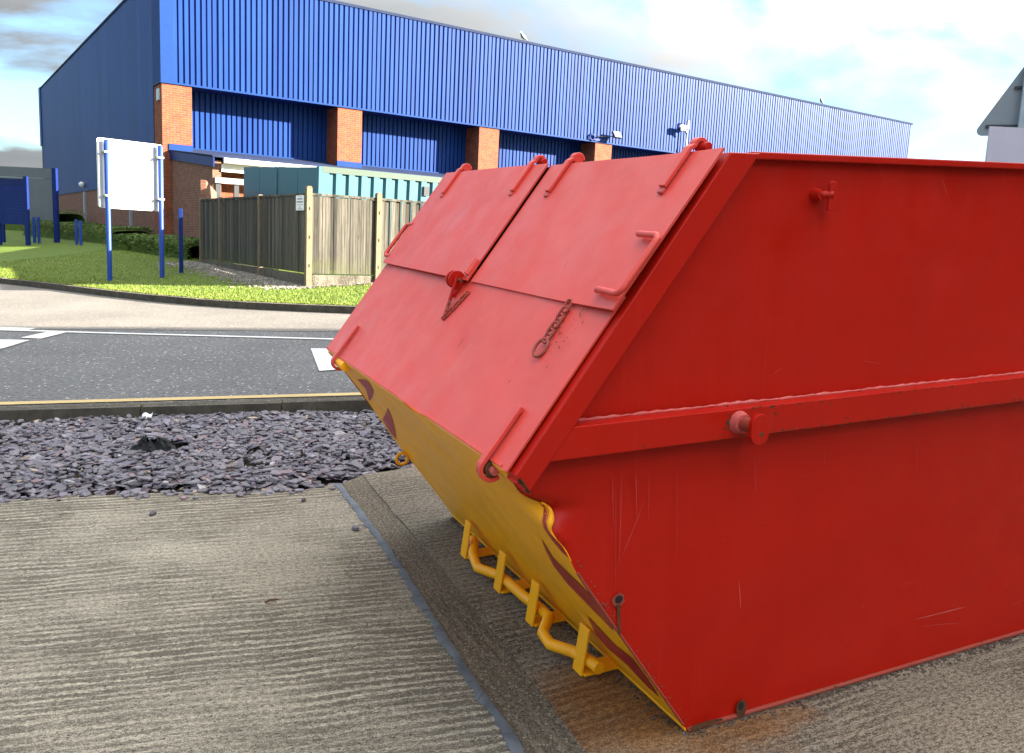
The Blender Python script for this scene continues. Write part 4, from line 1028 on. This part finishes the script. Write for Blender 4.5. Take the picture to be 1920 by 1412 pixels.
hedge([(h1.x - .3, h1.y + .9), (h1.x + .5, h1.y + .6), (h2.x - .2, h2.y + .6)], 1.25, .42, 'low clipped green hedge between the white sign and the fence', 17000)
h3 = gp(120, 449, lawn_h); h4 = gp(232, 459, lawn_h)
hedge([(h3.x - 3, h3.y + 4), (h3.x, h3.y + 1), (h4.x, h4.y + .6)], 1.5, .55, 'low clipped hedge left of the white sign, farther from the road', 17000)
h5 = gp(-30, 428, lawn_h); h6 = gp(88, 436, lawn_h)
hedge([(h5.x - 4, h5.y + 2), (h6.x, h6.y + 2)], 2.0, 1.0, 'dark hedge under the grey hoarding at the left edge', 8000)
# ------------------------------------------------------------------ white board sign on blue posts
pL = gp(206, 527, lawn_h); pR = gp(304, 521, lawn_h)
wl_, wr_ = W(pL.x, pL.y, pL.z), W(pR.x, pR.y, pR.z)
def depth_z(o, px, py):      # height on the upright line through o seen at a pixel row
    best = None
    for i in range(0, 600):
        z = i * .01; p = M.inverted() @ (o + V((0, 0, z))) - CAM; y = CY - FPX * p.dot(uu) / p.dot(f0)
        if y <= py: return z
    return 6
dirw = (wr_ - wl_); dist = math.hypot(dirw.x, dirw.y); rz = math.atan2(dirw.y, dirw.x)
sg = empty('board_sign', frame4(wl_, rz)); tag(sg, 'blank white board sign on two tall blue posts on the grass', 'sign')
SI = sg.matrix_world.inverted()
def sgh(px, py, y=0.0):
    o = SI @ (M @ CAM); d = SI.to_3x3() @ (M @ ray(px, py)); t = (y - o.y) / d.y; return o + d * t
hL = depth_z(wl_, 199, 263); hR = depth_z(wr_, 302, 275)
for (x, z0, h_) in ((0, 0, hL), (dist, wr_.z - wl_.z, hR + wr_.z - wl_.z)):
    m = MB(); m.tube([(x, 0, z0 - .3), (x, 0, h_), (x, 0, h_ + .012)], [.042, .042, .03], 18); m.build('post', m_bluepost, sg)
c1, c2, c3, c4_ = sgh(181, 255, .075), sgh(184.5, 389, .075), sgh(307, 397, .075), sgh(305, 274, .075)
zt_ = (c1.z + c4_.z) / 2; zb2 = (c2.z + c3.z) / 2; xl, xr_ = (c1.x + c2.x) / 2, (c3.x + c4_.x) / 2
m = MB(); rc = .05
pts = []
for cx_, cz_, a0 in ((xr_ - rc, zt_ - rc, 0), (xl + rc, zt_ - rc, 90), (xl + rc, zb2 + rc, 180), (xr_ - rc, zb2 + rc, 270)):
    pts += [(cx_ + rc * math.cos(R(a0 + 18 * i)), .078, cz_ + rc * math.sin(R(a0 + 18 * i))) for i in range(6)]
m.ext(pts, (0, .012, 0)); m.build('board', m_whiteboard, sg)
for x in (0 - .055, dist - .055):
    m = MB(); m.box((x - .06, .060, zb2 + .02), (x + .0, .0775, zt_ - .06)); m.build('channel_strip', m_rail, sg)
for z in (zt_ - (zt_ - zb2) * .2, zt_ - (zt_ - zb2) * .82):
    m = MB(); m.box((xl + .05, .066, z - .006), (xr_ - .01, .0765, z + .006)); m.build('channel_rail', m_rail, sg)
    for x in (0, dist):
        m = MB(); m.box((x - .06, -.05, z - .018), (x + .05, .072, z + .018)); m.build('post_clamp', m_zinc, sg, .008)
# blue marker post
p = gp(340, 512, lawn_h); o3 = W(p.x, p.y, p.z); h_ = depth_z(o3, 338, 392)
m = MB(); m.box((-.038, -.03, -.25), (.038, .03, h_)); o = m.build('marker_post', m_bluedark, None, .006); o.matrix_world = frame4(o3, .4); tag(o, 'single dark blue square post standing in front of the hedge', 'post')
# ------------------------------------------------------------------ hoarding, blue louvred sign and short posts at the left
def upright(px, py, pyt): 
    p = gp(px, py, lawn_h); o_ = W(p.x, p.y, p.z); return o_, depth_z(o_, px, pyt)
oR, hR_ = upright(107, 455, 316)
hd = empty('hoarding', frame4(oR, 0)); tag(hd, 'large slate grey hoarding with a dark blue end post', 'hoarding')
pl_ = gp(-90, 445, lawn_h); oL = W(pl_.x, pl_.y, pl_.z); rzh = R(176); LH = 6.0; hd.matrix_world = frame4(oR, rzh)
m = MB(); m.box((-.07, -.06, -.3), (.07, .06, hR_)); m.build('end_post', m_bluedark, hd)
m = MB(); m.box((LH - .1, -.06, -1), (LH + .04, .06, hR_)); m.build('end_post', m_bluedark, hd)
m = MB(); m.box((.072, -.03, .72), (LH - .12, .03, hR_ - .35)); m.build('lower_board', m_hoard, hd)
m = MB(); m.box((.072, -.04, hR_ - .34), (LH - .12, .04, hR_ - .01)); m.build('top_board', m_hoard, hd)
for t_ in (.3, .62):
    m = MB(); m.box((LH * t_ - .05, .04, -.6), (LH * t_ + .05, .12, 1.2)); m.build('leg', m_bluedark, hd)
o1, h1_ = upright(3, 457, 327); o2, h2_ = upright(53, 460, 331); rzl = R(176); LS = .92
ls = empty('louvred_sign', frame4(o2, rzl)); tag(ls, 'dark blue louvred panel on two posts in front of the grey hoarding', 'sign')
for x in (0, LS): m = MB(); m.box((x - .055, -.05, -.3), (x + .055, .05, h2_)); m.build('post', m_bluedark, ls)
m = MB(); z = .62
while z < h2_ - .08: m.box((.06, -.02, z), (LS - .06, .012, z + .075)); m.box((.06, .012, z), (LS - .06, .03, z + .09)); z += .092
m.build('louvre_panel', m_bluedark, ls)
m = MB()
for z in (h2_ - .13, h2_ - .26): m.box((.12, .031, z), (LS * .48, .036, z + .03)); m.box((LS * .54, .031, z), (LS - .1, .036, z + .03))
m.build('light_slat', m_lilac, ls)
for i, (px, py, pyt, lab) in enumerate(((65, 455, 408, 'left post of the close pair of short blue posts in front of the hoarding'), (73.5, 456, 408, 'right post of the close pair of short blue posts in front of the hoarding'),
                          (144, 459, 413, 'left one of two short blue posts in front of the far hedge'), (152, 459.5, 415, 'right one of two short blue posts in front of the far hedge'))):
    o_, hh_ = upright(px, py, pyt); m = MB(); m.box((-.042, -.04, -.2), (.042, .04, hh_)); m.box((-.036, -.034, hh_), (.036, .034, hh_ + .012))
    b_ = m.build('short_post', m_bluepost, None, .008); b_.matrix_world = frame4(o_, .3); tag(b_, lab, 'post', 'short blue posts on the lawn')
o_, hh_ = upright(113, 428, 402); 
m = MB(); m.ext([(-.22, -.25, 0), (.22, -.25, 0), (.26, -.3, 1.0), (-.26, -.3, 1.0)], (0, .5, 0)); m.box((-.3, -.33, 1.0), (.3, .28, 1.09)); o = m.build('wheelie_bin', m_darkgrey, None, .02)
sc_ = hh_ / 1.09; o.matrix_world = frame4(o_, .5) @ Matrix.Scale(max(.6, min(1.3, sc_)), 4); tag(o, 'black bin against the brick plinth by the hoarding', 'bin')
# ------------------------------------------------------------------ road sign and pale board behind the skip
SD = 7.4
def gpd(px, py, dep): return CAM + ray(px, py) * dep
tc = gpd(1914, 250, SD); tw = M @ tc; gz_ = None
foot = M.inverted() @ tw; footp = W(foot.x, foot.y, 0)
vdir = (M @ CAM) - tw; rzs = math.atan2(vdir.y, vdir.x) + R(90)
ts = empty('road_sign', frame4(V((tw.x, tw.y, footp.z)), rzs + R(6))); tag(ts, 'grey back of a triangular road sign on a pole behind the skip', 'road sign')
hz = tw.z - footp.z - .02; hb = .375
m = MB(); pts = []; rc = .045; hgt = 2 * hb * math.sqrt(3) / 2
for (cx_, cz_, a0) in ((hb - rc * 1.732, rc, 270), (0, hgt - 2 * rc, 30), (-hb + rc * 1.732, rc, 150)):
    for i in range(9): a = R(a0 + 120 * i / 8); pts.append((cx_ + rc * math.cos(a), 0, hz + cz_ + rc * math.sin(a)))
m.ext(pts, (0, .004, 0)); m.build('sign_plate', m_signback, ts)
m = MB(); m.tube([(0, -.055, -.2), (0, -.055, hz + hgt + .1)], .038, 14); m.build('pole', m_zinc, ts)
for z in (.08, .40):
    w_ = hb * (1 - (z + .02) / hgt) - .04; m = MB(); m.box((-w_, -.018, hz + z - .012), (w_, -.001, hz + z + .012)); m.build('channel_rail', m_darkgrey, ts)
BD = 6.9
c_ = M @ gpd(1856, 237, BD); v_ = M @ gpd(1920, 233.5, BD + .0); dv = v_ - c_; rzb = math.atan2(dv.y, dv.x)
fpx = M.inverted() @ c_; fz_ = W(fpx.x, fpx.y, 0).z
pb_ = empty('pale_board', frame4(V((c_.x, c_.y, fz_)), rzb)); tag(pb_, 'plain white board, tinted lilac for shade, in front of the triangular sign behind the skip', 'board')
m = MB(); hh_ = c_.z - fz_; m.box((0, -.01, .55), (1.1, .01, hh_)); m.build('panel', m_shadedboard, pb_)
for x in (.2, .9): m = MB(); m.box((x, .011, -.2), (x + .05, .05, hh_ - .05)); m.build('leg', m_zinc, pb_)
# ------------------------------------------------------------------ unseen block added to cast the yard's shade
nb = empty('shade_block', Matrix.Translation(V((15.0, 9.0, 0)))); tag(nb, 'plain tall block added right of the yard, outside the picture, to shade skip and road', 'shade block')
CAST = dict(x0=0, x1=46, y0=-40, y1=0, h=9.4)
m = MB(); m.box((CAST['x0'], CAST['y0'], -2), (CAST['x1'], CAST['y1'], CAST['h'])); m.build('wall', m_brick2, nb)
m = MB()
for fl in range(3):
    for i in range(9): m.box((CAST['x0'] + 2 + i * 4.6, CAST['y1'] - .02, 1.2 + fl * 3.3), (CAST['x0'] + 4.6 + i * 4.6, CAST['y1'] + .03, 2.9 + fl * 3.3))
    for i in range(7): m.box((CAST['x0'] - .03, CAST['y1'] - 4.4 - i * 4.6, 1.2 + fl * 3.3), (CAST['x0'] + .02, CAST['y1'] - 1.8 - i * 4.6, 2.9 + fl * 3.3))
m.build('window', m_darkgrey, nb)
# ------------------------------------------------------------------ light
SAZ, SEL = R(92), R(19.4)        # azimuth clockwise from the view direction (+Y), elevation
sdir = V((math.sin(SAZ) * math.cos(SEL), math.cos(SAZ) * math.cos(SEL), math.sin(SEL)))
sun = bpy.data.lights.new('sun', 'SUN'); sun.energy = 4.6; sun.angle = R(.5); sun.color = (1, .93, .82)
so = bpy.data.objects.new('sun', sun); COL.objects.link(so); so.rotation_euler = sdir.to_track_quat('Z', 'Y').to_euler(); so.location = (20, 5, 20)
w = bpy.data.worlds.new('World'); scene.world = w; w.use_nodes = True; nt = w.node_tree; nt.nodes.clear()
def N(k, **kw):
    x = nt.nodes.new(k)
    for a, b in kw.items(): setattr(x, a, b)
    return x
def Lk(a, b): nt.links.new(a, b)
def Mth(op, a, b=0.0, clamp=False):
    x = N('ShaderNodeMath', operation=op, use_clamp=clamp)
    for i, v in enumerate((a, b)):
        if isinstance(v, (int, float)): x.inputs[i].default_value = v
        else: Lk(v, x.inputs[i])
    return x.outputs[0]
def Rmp(fac, *st):
    x = N('ShaderNodeValToRGB'); e = x.color_ramp
    while len(e.elements) < len(st): e.elements.new(.5)
    for el, (p, c) in zip(e.elements, st): el.position = p; el.color = (c, c, c, 1) if isinstance(c, (int, float)) else (*c, 1)
    Lk(fac, x.inputs[0]); return x.outputs[0]
def Mix(fac, a, b, mode='MIX'):
    x = N('ShaderNodeMix', data_type='RGBA', blend_type=mode)
    for s_, v in ((x.inputs[0], fac), (x.inputs[6], a), (x.inputs[7], b)):
        if isinstance(v, (int, float)): s_.default_value = v
        elif isinstance(v, tuple): s_.default_value = (*v, 1)
        else: Lk(v, s_)
    return x.outputs[2]
sky = N('ShaderNodeTexSky', sky_type='NISHITA'); sky.sun_disc = False; sky.sun_elevation = SEL; sky.sun_rotation = SAZ
sky.air_density = 1.0; sky.dust_density = 1.2; sky.ozone_density = 1.0; sky.altitude = 50
tc_ = N('ShaderNodeTexCoord'); sp_ = N('ShaderNodeSeparateXYZ'); Lk(tc_.outputs['Generated'], sp_.inputs[0])
den = Mth('ADD', Mth('MAXIMUM', sp_.outputs[2], 0.0), .22)
cb = N('ShaderNodeCombineXYZ'); Lk(Mth('DIVIDE', sp_.outputs[0], den), cb.inputs[0]); Lk(Mth('DIVIDE', sp_.outputs[1], den), cb.inputs[1]); cb.inputs[2].default_value = 2.6
def Nz(scale, detail, rough, dist=0, off=0):
    mp_ = N('ShaderNodeMapping'); Lk(cb.outputs[0], mp_.inputs[0]); mp_.inputs['Location'].default_value = (off, off * .7, 0)
    x = N('ShaderNodeTexNoise'); Lk(mp_.outputs[0], x.inputs['Vector']); x.inputs['Scale'].default_value = scale; x.inputs['Detail'].default_value = detail; x.inputs['Roughness'].default_value = rough; x.inputs['Distortion'].default_value = dist; return x.outputs[0]
cover = Rmp(Nz(1.15, 8, .55, .4, 9.2), (.44, 0), (.57, 1))
body = Nz(1.2, 8, .55, .2, 3.7)
dt = N('ShaderNodeVectorMath', operation='DOT_PRODUCT'); Lk(tc_.outputs['Generated'], dt.inputs[0]); dt.inputs[1].default_value = tuple(sdir)
sunward = Rmp(Mth('ADD', Mth('MULTIPLY', dt.outputs['Value'], .5), .5), (.42, 0), (.54, .28), (.64, .75), (.8, 1))
CL = 1.8
shade = Mix(Rmp(body, (.34, 0), (.66, 1)), (.70, .74, .77), (1.0, 1.0, 1.0))
bright = Mix(sunward, (.80, .82, .84), (2.6, 2.5, 2.35))
shade = Mix(Mth('MULTIPLY', sunward, .85), shade, (1.0, 1.0, 1.0))
cloud = Mix(1.0, shade, bright, 'MULTIPLY')
up = Rmp(sp_.outputs[2], (.20, .62), (.6, 2.8))
cloud = Mix(1.0, cloud, up, 'MULTIPLY')
cloudv = N('ShaderNodeVectorMath', operation='SCALE'); Lk(cloud, cloudv.inputs[0]); cloudv.inputs['Scale'].default_value = CL
skys = N('ShaderNodeVectorMath', operation='MULTIPLY'); Lk(sky.outputs[0], skys.inputs[0]); skys.inputs[1].default_value = (.50, .66, .80)
bg = N('ShaderNodeBackground'); bg.inputs[1].default_value = .06
Lk(Mix(cover, skys.outputs[0], cloudv.outputs[0]), bg.inputs[0])
wo = N('ShaderNodeOutputWorld'); Lk(bg.outputs[0], wo.inputs[0])
# ------------------------------------------------------------------ exposure
vs_ = scene.view_settings; vs_.view_transform = 'Standard'; vs_.look = 'None'; vs_.gamma = 1; vs_.use_curve_mapping = False; vs_.exposure = 3.1
scene.cycles.use_denoising = True
scene.display_settings.display_device = 'sRGB'
